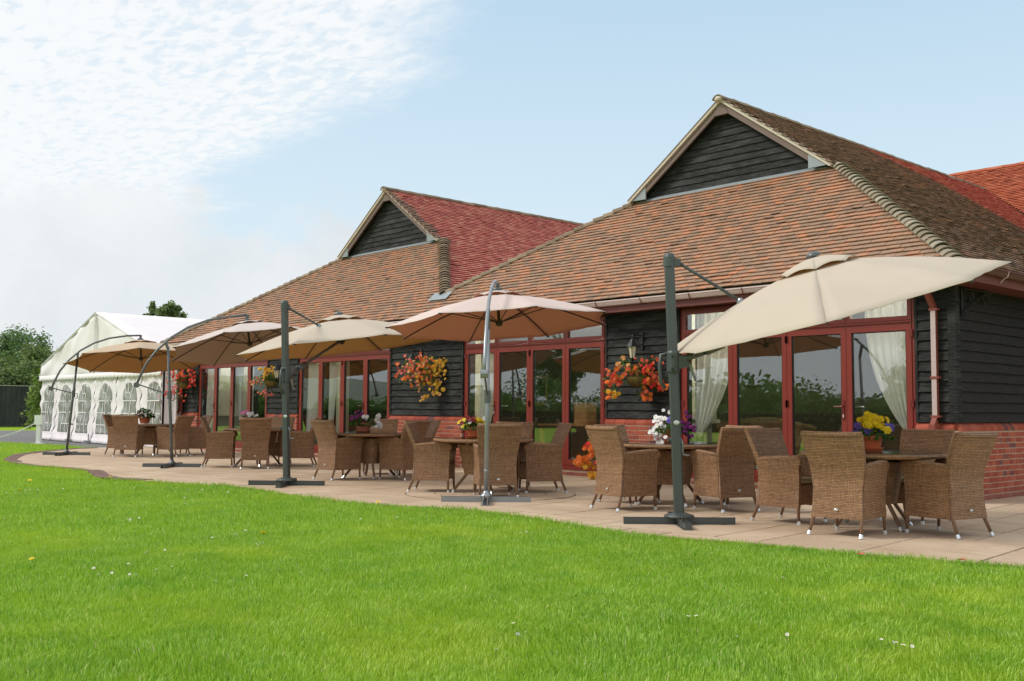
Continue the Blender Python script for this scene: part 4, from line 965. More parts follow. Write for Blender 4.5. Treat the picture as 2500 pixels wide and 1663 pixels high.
CH = [
 (-5.10, 8.98, 95, 'wicker armchair, its back to the lawn, at ' + P6),
 (-6.08, 9.54, 358, 'wicker armchair on the left side of ' + P6),
 (-4.51, 9.72, 169, 'rightmost wicker armchair of the patio, its back to the brick side wall'),
 (-5.28, 10.62, 268, 'wicker armchair facing the lawn across ' + P6),
 (-8.08, 9.20, 79, 'wicker armchair nearest the lawn at ' + P5),
 (-8.62, 9.92, 4, 'wicker armchair half hidden on the left of ' + P5),
 (-7.27, 10.02, 163, 'wicker armchair on the right side of ' + P5),
 (-7.85, 10.82, 262, 'wicker armchair mostly hidden on the door side of ' + P5),
 (-11.52, 9.05, 41, 'wicker armchair seen from its right side at ' + P4),
 (-10.30, 9.13, 148, 'wicker armchair with its back to the lawn behind the pole of the pinkish parasol'),
 (-10.50, 10.17, 239, 'wicker armchair seen side-on at the right of ' + P4),
 (-11.35, 10.30, 300, 'wicker armchair behind ' + P4 + ', only its top showing'),
 (-14.40, 9.35, 92, 'wicker armchair, its back half to the lawn, at ' + P3),
 (-13.83, 10.2, 192, 'wicker armchair on the right of ' + P3),
 (-15.25, 10.75, 318, 'wicker armchair facing the lawn behind the pot of purple and white pansies'),
 (-14.45, 10.95, 250, 'wicker armchair near the wall, right of ' + P3),
 (-18.83, 9.49, 57, 'wicker armchair seen side-on at the left of ' + P2),
 (-17.97, 9.78, 152, 'wicker armchair whose back hides part of ' + P2),
 (-18.20, 10.91, 232, 'wicker armchair seen side-on at the right of ' + P2),
 (-19.15, 10.85, 305, 'wicker armchair behind ' + P2),
 (-23.90, 9.75, 140, 'wicker armchair nearest the lawn at ' + P1),
 (-24.85, 9.98, 25, 'far left wicker armchair of the patio, at ' + P1),
 (-23.50, 10.65, 207, 'wicker armchair on the right of ' + P1),
 (-24.10, 11.45, 262, 'wicker armchair facing the lawn across ' + P1),
]
for c in CH: chair(*c)

# ------------------------------------------------------------------ tables
def make_table(loc, label):
    t = thing('round_table', label, 'table', loc, 0.35, 'round wicker tables on the patio')
    b = MB(); b.lathe([(0.60, 0.700), (0.675, 0.700), (0.697, 0.709), (0.705, 0.725), (0.697, 0.742), (0.672, 0.748), (0.30, 0.748)], seg=48); b.build('table_rim', M['wicker'], t, smooth=True, uv=True)
    b = MB(); b.lathe([(0.668, 0.7495), (0.672, 0.752), (0.672, 0.756), (0.668, 0.758)], seg=48); b.build('glass_top', M['table_glass'], t)
    b = MB(); b.lathe([(0.60, 0.62), (0.60, 0.70)], seg=4) if False else b.box(-0.45, 0.45, -0.035, 0.035, 0.655, 0.698); b.box(-0.035, 0.035, -0.45, 0.45, 0.6555, 0.6985); b.build('top_support', M['cane_leg'], t)
    b = MB(); b.solid_grid(lambda u, v: (math.copysign(min(1, abs(math.cos(2 * PI * u)) * 1.25), math.cos(2 * PI * u)) * (0.215 + 0.075 * v), math.copysign(min(1, abs(math.sin(2 * PI * u)) * 1.25), math.sin(2 * PI * u)) * (0.215 + 0.075 * v), 0.25 + 0.41 * v),
                           lambda u, v: (math.cos(2 * PI * u) * 0.19, math.sin(2 * PI * u) * 0.19, 0.25 + 0.41 * v), 24, 5); b.build('pedestal', M['wicker'], t, uv=True)
    for k in range(4):
        a = PI / 4 + k * PI / 2; c, s_ = math.cos(a), math.sin(a)
        b = MB(); b.tube([(0.17 * c, 0.17 * s_, 0.34), (0.25 * c, 0.25 * s_, 0.24), (0.425 * c, 0.425 * s_, 0.03)], 0.020, 8); l = b.build('leg', M['cane_leg'], t, smooth=True)
        b = MB(); b.tube([(0.42 * c, 0.42 * s_, 0.036), (0.448 * c, 0.448 * s_, 0.001)], [0.023, 0.027], 10); b.build('foot_cap', M['cap'], l)
    return t
TP = [((-5.28, 9.77), 'round wicker table carrying the yellow and blue pansies, near the downpipe'), ((-8.16, 10.12), 'round wicker table behind the thick green parasol post, white flowers on it'), ((-10.97, 9.50), 'round wicker table with red and yellow pansies behind the curved-arm parasol pole'),
      ((-14.40, 9.97), 'round wicker table with the terracotta pot of purple and white pansies'), ((-18.70, 10.26), 'round wicker table with the pot of pink cyclamen'), ((-24.45, 10.60), 'round wicker table nearest the white marquee')]
t0 = None
for (p, lab) in TP:
    if t0 is None: t0 = make_table((*p, PZ), lab)
    else: c = dup(t0); c.location = (*p, PZ); c['label'] = lab
TZ = PZ + 0.758

# ------------------------------------------------------------------ flowers
def leafcloud(b, n, pf, size, flatn=None, elong=1.6):
    for _ in range(n):
        p = V3(*pf()); s_ = size * random.uniform(0.6, 1.25); nrm = V3(random.gauss(0, 1), random.gauss(0, 1), random.gauss(0, 1) + 0.9).normalized()
        a = nrm.orthogonal().normalized(); a.rotate(Matrix.Rotation(random.uniform(0, 6.28), 3, nrm)); c = nrm.cross(a)
        b.poly([p - a * s_ * elong * 0.5, p - a * s_ * 0.1 + c * s_ * 0.42 + nrm * s_ * 0.08, p + a * s_ * elong * 0.5 - nrm * s_ * 0.15, p - a * s_ * 0.1 - c * s_ * 0.42 + nrm * s_ * 0.08])
_bl = {}
def blossom(kind, col):
    k = (kind, col, random.randrange(3))
    if k in _bl: return _bl[k]
    b = MB(); n = 5 if kind == 'pansy' else 7; R = 1.0
    layers = [(1.0, 0.0, n)] if kind == 'pansy' else ([(1.0, 0.0, 6), (0.72, 0.25, 6), (0.42, 0.42, 4)] if kind == 'double' else [(1.0, -0.1, 4), (0.55, 0.3, 3)])
    for (r, z, m) in layers:
        for i in range(m):
            a = 2 * PI * (i + random.uniform(-0.15, 0.15)) / m + z * 3; w = 3.3 / m * r
            d = V3(math.cos(a), math.sin(a), 0); s_ = V3(-math.sin(a), math.cos(a), 0); up = V3(0, 0, 1); cup = 0.25 if kind != 'pansy' else 0.08
            hm, ht = PI / m * 0.66 * r * 1.3, PI / m * r * 0.60; c1_, c2_ = random.uniform(0.4, 1), random.uniform(0.4, 1)
            b.poly([up * z * 0.8, d * r * 0.6 - s_ * hm + up * (z + cup * 0.5), d * r * 0.93 - s_ * ht + up * (z + cup * c1_), d * r * random.uniform(1.0, 1.08) + up * (z + cup * 0.9), d * r * 0.93 + s_ * ht + up * (z + cup * c2_), d * r * 0.6 + s_ * hm + up * (z + cup * 0.5)])
    if kind == 'pansy':
        b.cur = 1; b.poly([V3(0.24 * math.cos(x), 0.24 * math.sin(x), 0.06) for x in (0, 1.26, 2.51, 3.77, 5.03)])
    eye = {'pansy_yellow': 'golden', 'white': 'pansy_yellow', 'blue': 'purple', 'maroon': 'maroon', 'purple': 'maroon'}.get(col, 'yellow')
    _bl[k] = b.mesh('blossom', [M['pet_' + col], M['pet_' + eye]]); return _bl[k]
def put_blossom(parent, p, nrm, size, kind, col):
    q = V3(*nrm).normalized().to_track_quat('Z', 'Y'); mx = Matrix.Translation(V3(*p)) @ q.to_matrix().to_4x4() @ Matrix.Rotation(random.uniform(0, 6.28), 4, 'Z') @ Matrix.Scale(size, 4)
    return link('blossom', blossom(kind, col), parent, mx=mx)
RGT = V3(0.675, 0.738, 0)   # towards the right of the photograph
def flowerpot(x, y, label, spec, rad=0.105, h=0.15, saucer=True, dull=False, n_leaf=260, fh=0.13, fr=0.19, z=None, size=0.024, leafs=0.036):
    z = TZ if z is None else z; t = thing('flowerpot', label, 'flowerpot', (x, y, z + 0.001), 0)
    m = M['terracotta_dull'] if dull else M['terracotta']; s0 = 0.022 if saucer else 0.0
    b = MB(); b.lathe([(rad * 0.70, s0 + 0.004), (rad * 0.90, h * 0.72), (rad * 0.92, h * 0.74), (rad * 1.02, h * 0.75), (rad * 1.04, h), (rad * 0.96, h), (rad * 0.9, h * 0.85)], seg=28); b.build('pot', m, t, smooth=False)
    if saucer: b = MB(); b.lathe([(rad * 0.80, 0.0), (rad * 0.98, 0.022), (rad * 1.0, 0.030), (rad * 0.95, 0.030), (rad * 0.8, 0.010)], seg=28); b.build('saucer', m, t)
    b = MB(); b.lathe([(rad * 0.9, h * 0.85), (rad * 0.9, h * 0.90)], seg=16); b.build('soil', M['soil'], t)
    def pf():
        a = random.uniform(0, 2 * PI); r = fr * math.sqrt(random.random()); return (r * math.cos(a), r * math.sin(a), h * 0.93 + fh * (1 - (r / fr) ** 2 * 0.9) * random.uniform(0.15, 1.0) - 0.03 * (r > fr * 0.75))
    b = MB(); leafcloud(b, n_leaf, pf, leafs); o_ = b.build('foliage', M['leaf'], t); o_['kind'] = 'stuff'
    for (n, col, cx, cz, sx, sz, kind) in spec:
        for _ in range(n):
            for _try in range(6):
                l = random.gauss(0, sx * 0.5); dp = random.gauss(0, fr * 0.5)
                if dp < 0.11: break
            p = RGT * (cx + l) + V3(0.738, -0.675, 0) * (-dp * 0.9) + V3(0, 0, cz + random.gauss(0, sz * 0.5))
            # face mostly outward, up and towards the lawn
            nn = V3(p.x * 3, p.y * 3, 0.35) + V3(0.5, -0.9, 0.4) + V3(random.gauss(0, 0.3), random.gauss(0, 0.3), random.gauss(0, 0.3))
            put_blossom(t, p, nn, size * random.uniform(0.95, 1.35), kind, col)
    return t
flowerpot(-5.33, 9.88, 'orange plastic pot of bright yellow and violet-blue pansies', [(62, 'pansy_yellow', 0.0, 0.285, 0.12, 0.055, 'double'), (9, 'blue', -0.14, 0.225, 0.10, 0.05, 'pansy'), (8, 'blue', 0.13, 0.24, 0.09, 0.06, 'pansy'), (5, 'blue', 0.0, 0.20, 0.14, 0.04, 'pansy')], fh=0.14, size=0.031, fr=0.2)
flowerpot(-8.05, 10.0, 'orange pot of trailing white pansies with magenta flowers on its right', [(34, 'white', -0.15, 0.20, 0.12, 0.15, 'pansy'), (8, 'white', -0.12, 0.08, 0.06, 0.09, 'pansy'), (3, 'blue', -0.05, 0.27, 0.05, 0.03, 'pansy'), (34, 'purple', 0.19, 0.19, 0.10, 0.13, 'double')], n_leaf=420, fr=0.22, fh=0.17)
flowerpot(-11.02, 9.36, 'orange pot of maroon and yellow pansies behind the curved parasol pole', [(12, 'maroon', -0.04, 0.25, 0.10, 0.05, 'pansy'), (7, 'pansy_yellow', -0.10, 0.21, 0.10, 0.06, 'pansy'), (7, 'pansy_yellow', 0.09, 0.25, 0.07, 0.04, 'pansy'), (3, 'white', 0.15, 0.27, 0.03, 0.03, 'pansy'), (2, 'white', -0.07, 0.19, 0.03, 0.03, 'pansy')], size=0.028)
flowerpot(-14.55, 9.92, 'dull terracotta bowl of purple pansies with white ones trailing right', [(30, 'purple', -0.06, 0.25, 0.14, 0.07, 'pansy'), (5, 'white', 0.05, 0.27, 0.06, 0.04, 'pansy'), (20, 'white', 0.24, 0.17, 0.07, 0.13, 'pansy')], rad=0.135, h=0.15, dull=True, fr=0.24, n_leaf=360, fh=0.14, size=0.027)
flowerpot(-18.85, 10.1, 'pot of pink and white cyclamen behind a wicker chair back', [(14, 'lilac', -0.05, 0.28, 0.10, 0.05, 'pansy'), (12, 'white', 0.05, 0.26, 0.10, 0.05, 'pansy')], size=0.03, n_leaf=160)
flowerpot(-24.75, 10.47, 'orange pot of leafy green plant with small white flowers, by the marquee', [(16, 'white', 0.08, 0.24, 0.16, 0.10, 'pansy'), (5, 'lilac', 0.03, 0.2, 0.1, 0.06, 'pansy')], rad=0.15, h=0.18, saucer=False, fr=0.24, fh=0.22, n_leaf=300, size=0.022, leafs=0.05)

# lanterns and hanging baskets on the brick-and-board piers
def lantern(x, z, label):
    t = thing('wall_lantern', label, 'lantern', (x, YF - 0.04, z), 0, 'black lanterns on the weatherboard piers')
    b = MB(); b.box(-0.022, 0.022, -0.016, 0.0, -0.10, 0.16); b.build('back_plate', M['black'], t)
    b = MB(); b.tube([(0, -0.01, 0.10), (0, -0.10, 0.115), (0, -0.20, 0.105), (0, -0.22, 0.085)], 0.009, 6)
    b.build('arm', M['black'], t)
    b = MB(); b.tube([(0, -0.015, -0.02), (0, -0.06, -0.03), (0, -0.12, 0.03), (0, -0.17, 0.09)], 0.007, 6); b.build('brace', M['black'], t)
    b = MB(); c = (0, -0.22, -0.12); rv = [(0.095, 0.055), (0.088, 0.066), (0.045, 0.13), (0.028, 0.165), (0.012, 0.175), (0.010, 0.20), (0.016, 0.21), (0.004, 0.235)]; b.lathe(rv, c, 6); b.build('roof', M['black'], t)
    b = MB()
    for k in range(6):
        a = 2 * PI * (k + 0.0) / 6; b.tube([(0.075 * math.cos(a), -0.22 + 0.075 * math.sin(a), -0.066), (0.045 * math.cos(a), -0.22 + 0.045 * math.sin(a), -0.235)], 0.005, 4)
    b.lathe([(0.048, -0.125), (0.052, -0.115), (0.02, -0.14)][::-1], c, 6); b.lathe([(0.012, -0.165), (0.022, -0.145)], c, 6); b.build('cage', M['black'], t)
    b = MB(); b.lathe([(0.040, -0.112), (0.068, 0.054)], c, 6); b.build('glass', M['lamp_glass'], t); t.scale = (1.12, 1.12, 1.12)
    return t
lantern(-27.95, 2.18, 'black wall lantern above the red begonias, nearest the marquee'); lantern(-22.75, 2.17, 'black wall lantern hidden behind the yellow begonia basket'); lantern(-17.22, 2.26, 'black wall lantern above the orange and yellow begonia basket'); lantern(-11.20, 2.29, 'black wall lantern with yellowed panes above the coral begonia basket')
def basket(x, z, label, clusters, hang=0.22):
    t = thing('hanging_basket', label, 'flower basket', (x, YF - 0.30, z), 0)
    b = MB(); b.lathe([(0.02, -0.17), (0.11, -0.14), (0.165, -0.07), (0.175, 0.0), (0.15, 0.01)], seg=18); b.build('moss_lining', M['moss'], t, smooth=True)
    b = MB()
    for k in range(10):
        a = 2 * PI * k / 10; b.tube([(0.18 * math.cos(a), 0.18 * math.sin(a), 0.0), (0.168 * math.cos(a), 0.168 * math.sin(a), -0.08), (0.11 * math.cos(a), 0.11 * math.sin(a), -0.148), (0, 0, -0.178)], 0.0025, 4)
    b.tube([(0.18 * math.cos(a), 0.18 * math.sin(a), 0.004) for a in [2 * PI * i / 20 for i in range(21)]], 0.004, 4); b.build('wire_basket', M['black'], t)
    b = MB(); b.tube([(0, 0.25, -0.30), (0, 0.10, -0.30), (0, 0.02, -0.24), (0, 0.0, -0.18)], 0.007, 6); b.tube([(0, 0.255, 0.10), (0, 0.255, -0.36)], 0.008, 6); b.tube([(0, 0.25, -0.30), (0.0, 0.1, -0.36), (0.0, 0.05, -0.40), (0.04, 0.0, -0.38)], 0.006, 6); b.build('bracket', M['black'], t)
    lv = MB(); st = MB()
    for (cx, cz, sx, sz, n, cols, size, kind) in clusters:
        for _ in range(int(n * 1.55)):
            l, zz = random.gauss(0, sx * 0.66), random.gauss(0, sz * 0.66); dp = random.uniform(-0.02, 0.2) - 0.1 * min(1, abs(l) / max(sx, .01)) * 0.5
            p = RGT * (cx + l) + V3(0.738, -0.675, 0) * (dp * 0.7 + 0.06) + V3(0, 0, cz + zz)
            if p.y > 0.2: p.y = 0.2
            nn = V3(0.55, -1.0, 0.15) + V3(random.gauss(0, 0.45), random.gauss(0, 0.45), random.gauss(0, 0.45))
            put_blossom(t, p, nn, size * random.uniform(0.5, 0.95), kind, random.choice(cols))
        def pf(): return RGT * (cx + random.gauss(0, sx * 0.6)) + V3(0, 0, cz + random.gauss(0, sz * 0.6)) + V3(0.738, -0.675, 0) * random.uniform(-0.06, 0.10)
        leafcloud(lv, int(n * 3.0) + 12, pf, 0.042)
        P0 = V3(random.uniform(-0.1, 0.1), random.uniform(-0.1, 0.1), 0.03); P1 = RGT * cx + V3(0.3, -0.3, 0) * 0.15 + V3(0, 0, cz)
        mid = (P0 + P1) / 2 + V3(0.05, -0.06, 0.09)
        for q in range(4): st.tube([P0, mid + V3(random.gauss(0, 0.03), random.gauss(0, 0.02), random.gauss(0, 0.03)), P1 + V3(random.gauss(0, sx * 0.4), 0, random.gauss(0, sz * 0.4))], 0.004, 4)
    def pf2():
        a = random.uniform(0, 2 * PI); r = 0.2 * math.sqrt(random.random()); return (r * math.cos(a), r * math.sin(a), random.uniform(-0.02, 0.16))
    leafcloud(lv, 130, pf2, 0.055)
    lv.build('foliage', M['leaf_begonia'], t)['kind'] = 'stuff'; st.build('stems', M['leaf_begonia'], t)['kind'] = 'stuff'
    return t
basket(-27.95, 1.86, 'basket of trailing bright red begonias on the pier nearest the marquee', [(-0.05, 0.18, 0.34, 0.18, 40, ['red', 'coral'], 0.045, 'single'), (0.28, 0.12, 0.10, 0.2, 18, ['red', 'pink'], 0.045, 'single'), (-0.2, -0.28, 0.24, 0.20, 20, ['red', 'pink'], 0.045, 'single'), (0.2, -0.1, 0.05, 0.05, 4, ['red'], 0.04, 'single'), (0.0, 0.22, 0.2, 0.08, 10, ['orange', 'coral'], 0.045, 'double')])
basket(-23.00, 1.84, 'sparser basket of golden yellow begonias with a few pink ones hanging', [(-0.06, 0.2, 0.22, 0.12, 20, ['yellow', 'golden'], 0.05, 'double'), (-0.38, 0.0, 0.16, 0.12, 12, ['coral', 'apricot'], 0.032, 'single'), (-0.12, -0.30, 0.18, 0.07, 10, ['pink', 'coral'], 0.036, 'single'), (0.45, 0.16, 0.06, 0.12, 9, ['golden', 'apricot'], 0.045, 'single'), (-0.1, 0.05, 0.1, 0.08, 5, ['yellow'], 0.05, 'double')])
basket(-16.78, 1.86, 'widest basket, coral begonias on its left turning yellow on its right', [(-0.26, 0.10, 0.24, 0.22, 48, ['coral', 'pink', 'orange', 'apricot'], 0.044, 'single'), (-0.05, 0.28, 0.18, 0.10, 16, ['orange', 'coral', 'apricot'], 0.045, 'single'), (0.22, 0.02, 0.24, 0.20, 36, ['yellow', 'apricot', 'golden'], 0.046, 'single'), (0.30, 0.24, 0.16, 0.10, 14, ['yellow', 'golden'], 0.046, 'single'), (0.0, -0.46, 0.06, 0.05, 5, ['yellow', 'apricot'], 0.06, 'double'), (0.28, -0.32, 0.10, 0.07, 7, ['yellow', 'apricot'], 0.05, 'single'), (-0.1, -0.22, 0.10, 0.12, 6, ['pink', 'apricot'], 0.036, 'single'), (0.0, 0.0, 0.16, 0.13, 26, ['coral', 'apricot', 'orange', 'yellow'], 0.045, 'single')])
basket(-11.10, 1.72, 'basket of coral red begonias drooping to orange clumps either side', [(-0.10, 0.14, 0.14, 0.08, 16, ['coral', 'apricot', 'orange'], 0.05, 'double'), (0.16, 0.20, 0.15, 0.10, 14, ['red', 'coral'], 0.045, 'double'), (-0.36, -0.05, 0.13, 0.11, 18, ['coral', 'red', 'orange'], 0.05, 'double'), (-0.43, -0.26, 0.10, 0.08, 9, ['golden', 'yellow', 'orange'], 0.055, 'double'), (0.20, 0.0, 0.14, 0.13, 18, ['coral', 'orange', 'red'], 0.048, 'double'), (0.38, -0.14, 0.16, 0.09, 20, ['red', 'orange', 'coral'], 0.05, 'double'), (0.10, -0.30, 0.08, 0.06, 6, ['coral', 'orange'], 0.055, 'double'), (-0.22, 0.26, 0.06, 0.05, 3, ['apricot'], 0.04, 'single')])
# planters standing on the paving by the wall
def planter(x, y, label, pot, clusters, r=0.16, h=0.34):
    t = thing('planter', label, 'planter', (x, y, PZ), 0)
    b = MB(); b.lathe([(r * 0.75, 0), (r, h), (r * 0.9, h), (r * 0.88, h * 0.9)], seg=20); b.build('pot', pot, t)
    b = MB(); b.lathe([(r * 0.85, h * 0.86), (r * 0.86, h * 0.9)], seg=14); b.build('soil', M['soil'], t)
    lv = MB()
    for (cx, cz, sx, sz, n, cols, size, nl) in clusters:
        for _ in range(n):
            p = RGT * (cx + random.gauss(0, sx * 0.5)) + V3(0.738, -0.675, 0) * random.uniform(-0.02, 0.14) + V3(0, 0, cz + random.gauss(0, sz * 0.5)); p.z = max(p.z, 0.03)
            put_blossom(t, p, V3(0.55 + random.gauss(0, 0.4), -1 + random.gauss(0, 0.4), 0.3), size * random.uniform(0.7, 1.2), 'double', random.choice(cols))
        leafcloud(lv, nl, lambda: RGT * (cx + random.gauss(0, sx * 0.6)) + V3(0, 0, max(0.03, cz + random.gauss(0, sz * 0.6))) + V3(0.7, -0.7, 0) * random.uniform(-0.1, 0.08), 0.05)
    leafcloud(lv, 70, lambda: (random.gauss(0, r * 0.7), random.gauss(0, r * 0.7), h + random.uniform(0, 0.12)), 0.06)
    lv.build('foliage', M['leaf_begonia'], t)['kind'] = 'stuff'
    return t
planter(-11.80, 12.94, 'planter spilling bright orange begonias to the paving beside a wicker armchair', M['planter_grey'], [(-0.26, 0.50, 0.10, 0.14, 14, ['orange', 'golden', 'red'], 0.05, 12), (-0.36, 0.26, 0.16, 0.10, 24, ['orange', 'golden', 'yellow'], 0.055, 10), (-0.22, 0.68, 0.06, 0.10, 8, ['orange', 'red'], 0.045, 8), (-0.22, 0.09, 0.05, 0.04, 5, ['golden'], 0.06, 2)])
planter(-11.35, 12.85, 'planter of red and apricot begonias in front of the pier beneath the coral basket', M['planter_grey'], [(-0.25, 0.45, 0.25, 0.10, 16, ['coral', 'red', 'apricot'], 0.055, 20), (0.15, 0.50, 0.25, 0.08, 12, ['apricot', 'golden', 'yellow'], 0.05, 20), (0.1, 0.25, 0.3, 0.1, 12, ['golden', 'coral'], 0.05, 14), (0.2, 0.05, 0.25, 0.04, 8, ['coral', 'orange'], 0.05, 2)], r=0.2)
planter(-16.6, 12.85, 'planter of dark red flowers behind the wicker tables under the widest basket', M['planter_grey'], [(0.0, 0.42, 0.35, 0.08, 22, ['maroon', 'red'], 0.05, 30), (0.2, 0.5, 0.2, 0.12, 2, ['yellow'], 0.04, 24)], r=0.2)
planter(-28.0, 12.82, 'tall grey planter of glossy leaves and red flowers near the marquee', M['planter_grey'], [(0.1, 0.55, 0.2, 0.12, 5, ['red'], 0.05, 40), (0.1, 0.03, 0.22, 0.02, 7, ['red', 'red'], 0.055, 2)], r=0.14, h=0.46)
planter(-22.5, 12.85, 'small grey planter with golden begonias behind the upright square parasol post', M['planter_grey'], [(-0.05, 0.45, 0.08, 0.14, 10, ['golden', 'orange'], 0.055, 12)], r=0.13, h=0.36)
for i, (x, y, c, wh) in enumerate([(-26.9, 12.4, 'red', 'left of the first wicker chair back'), (-25.2, 12.2, 'red', 'by the leg of the side-on armchair near the first doors'), (-25.0, 12.0, 'maroon', 'on the paving before the first folding doors'), (-12.9, 12.6, 'apricot', 'on the paving left of the orange begonias'), (-10.9, 12.5, 'coral', 'on the paving right of the thick green post'), (-11.2, 12.35, 'coral', 'under the table behind the thick green post'), (-10.6, 12.45, 'orange', 'by the sill of the right-hand folding doors')]):
    b = MB(); b.poly([(-0.035, 0, 0.004), (0, -0.025, 0.008), (0.035, 0.0, 0.012), (0.01, 0.028, 0.006)]); b.poly([(-0.02, 0.01, 0.012), (0.012, -0.012, 0.016), (0.03, 0.02, 0.02)])
    tag(b.build('fallen_petal', M['pet_' + c], None, loc=(x, y, PZ + 0.002)), 'fallen %s begonia petal %s' % (c, wh), 'petal', 'petals fallen on the paving')

# ------------------------------------------------------------------ parasols
def cross_base(t, P, heavy, m):
    a0 = math.atan2(0.738, 0.675)
    for k in range(2):
        a = a0 + k * PI / 2; L = 0.56
        for sgn in (-1, 1):
            b = MB(); mx = Matrix.Rotation(a if sgn > 0 else a + PI, 4, 'Z'); x0 = 0.045
            x1 = L; b.box(x0, x1, -0.028, 0.028, 0.0, 0.006, mx=mx); b.box(x0, x1, -0.032, -0.022, 0.006, 0.066, mx=mx); b.box(x0, x1, 0.022, 0.032, 0.006, 0.066, mx=mx)
            b.box(x0, x1, -0.05, -0.032, 0.0005, 0.007, mx=mx); b.box(x0, x1, 0.032, 0.05, 0.0005, 0.007, mx=mx)
            if heavy: b.box(x1, x1 + 0.006, -0.034, 0.034, 0.0, 0.07, mx=mx)
            b.build('base_arm', m, t)
    b = MB()
    if heavy: b.lathe([(0.15, 0.068), (0.155, 0.075), (0.145, 0.092), (0.10, 0.105), (0.06, 0.118), (0.05, 0.12)], seg=28)
    else: b.lathe([(0.085, 0.068), (0.088, 0.075), (0.05, 0.10), (0.034, 0.13), (0.03, 0.14)], seg=20)
    b.build('base_plate', m, t, smooth=True)
def canopy(t, par, R, m_top, sag=0.10, mrib=None, depthin=0.42):
    x, y, z, tx, ty, rot, h = par
    n = V3(tx, ty, 1).normalized(); a = V3(0, 1, 0).cross(n).normalized(); b_ = n.cross(a); C0 = V3(x, y, z) - V3(*t.location)
    rim = [C0 + (a * math.cos(rot + i * PI / 4) + b_ * math.sin(rot + i * PI / 4)) * R for i in range(8)]
    apex = C0 + n * h
    mr = mrib or M['rib']
    can = MB(); NU, NV = 8, 12
    if True:
        def f(uu, v, off=0.0):
            i = min(7, int(uu * 8)); u = uu * 8 - i; A, B_ = rim[i], rim[(i + 1) % 8]
            vv = 0.10 + 0.90 * v; e = A.lerp(B_, u); mid = (A + B_) / 2
            # rim edge bows inward, panel sags a little between ribs
            e = e + (C0 - mid).normalized() * (4 * u * (1 - u)) * R * 0.045 * v ** 3
            p = apex.lerp(e, vv) + n * (0.05 * math.sin(PI * vv) * 1.0)
            p = p - n * (0.012 * 4 * u * (1 - u) * vv * (1.0 - 0.4 * vv)) + n * (0.003 * math.sin(u * 21 + v * 9 + i) * v)
            return p + n * off
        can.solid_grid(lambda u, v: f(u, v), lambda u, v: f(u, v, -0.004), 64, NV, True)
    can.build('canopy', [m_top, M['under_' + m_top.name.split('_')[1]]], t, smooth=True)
    # wind vent
    vb = MB()
    if True:
        def f(uu, v, off=0.0):
            i = min(7, int(uu * 8)); u = uu * 8 - i; A, B_ = apex.lerp(rim[i], 0.235), apex.lerp(rim[(i + 1) % 8], 0.235)
            e = A.lerp(B_, u); p = (apex + n * 0.055).lerp(e + n * (0.052 + 0.030 * math.sin(PI * u) * v), v * 0.97 + 0.03)
            p += n * 0.016 * math.sin(PI * v)
            return p + n * off
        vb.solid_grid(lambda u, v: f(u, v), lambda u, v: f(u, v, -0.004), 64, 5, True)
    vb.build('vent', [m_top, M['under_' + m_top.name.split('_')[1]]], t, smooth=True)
    cb = MB(); q = n.to_track_quat('Z', 'Y').to_matrix().to_4x4(); k0 = len(cb.v); cb.lathe([(0.07, 0.0), (0.075, 0.012), (0.055, 0.04), (0.02, 0.055)], seg=14)
    cb.v = [tuple(apex + n * 0.05 + q.to_3x3() @ V3(*p)) for p in cb.v]; cb.build('top_cap', M['pole_grey'], t, smooth=True)
    hub = apex - n * depthin; up = apex - n * 0.03
    hb = MB(); hb.tube([apex - n * 0.0, hub - n * 0.02], 0.022, 8); hb.tube([hub + n * 0.03, hub - n * 0.02, hub - n * 0.05], [0.05, 0.055, 0.03], 12); hb.build('hub', mr, t)
    for i in range(8):
        rb = MB(); pts = []
        for s_ in (0.03, 0.3, 0.6, 0.9, 0.985): pts.append(apex.lerp(rim[i], s_) + n * (0.05 * math.sin(PI * s_)) - n * 0.018)
        rb.tube(pts, 0.010, 6); r_ = rb.build('rib', mr, t)
        sb = MB(); sb.tube([hub, apex.lerp(rim[i], 0.47) + n * 0.025], 0.0085, 6); sb.build('strut', mr, t)
        tb = MB(); e = rim[i]; d = (rim[i] - C0).normalized(); tb.tube([e - d * 0.03 - n * 0.014, e + d * 0.012 - n * 0.010], 0.012, 6); tb.build('rib_tip', mr, r_)
    return apex, hub, rim, n
ARC = [(-0.56, 1.58), (-0.49, 1.78), (-0.38, 2.02), (-0.20, 2.27), (0.05, 2.52), (0.35, 2.73), (0.70, 2.88), (1.10, 2.97), (1.42, 3.0)]
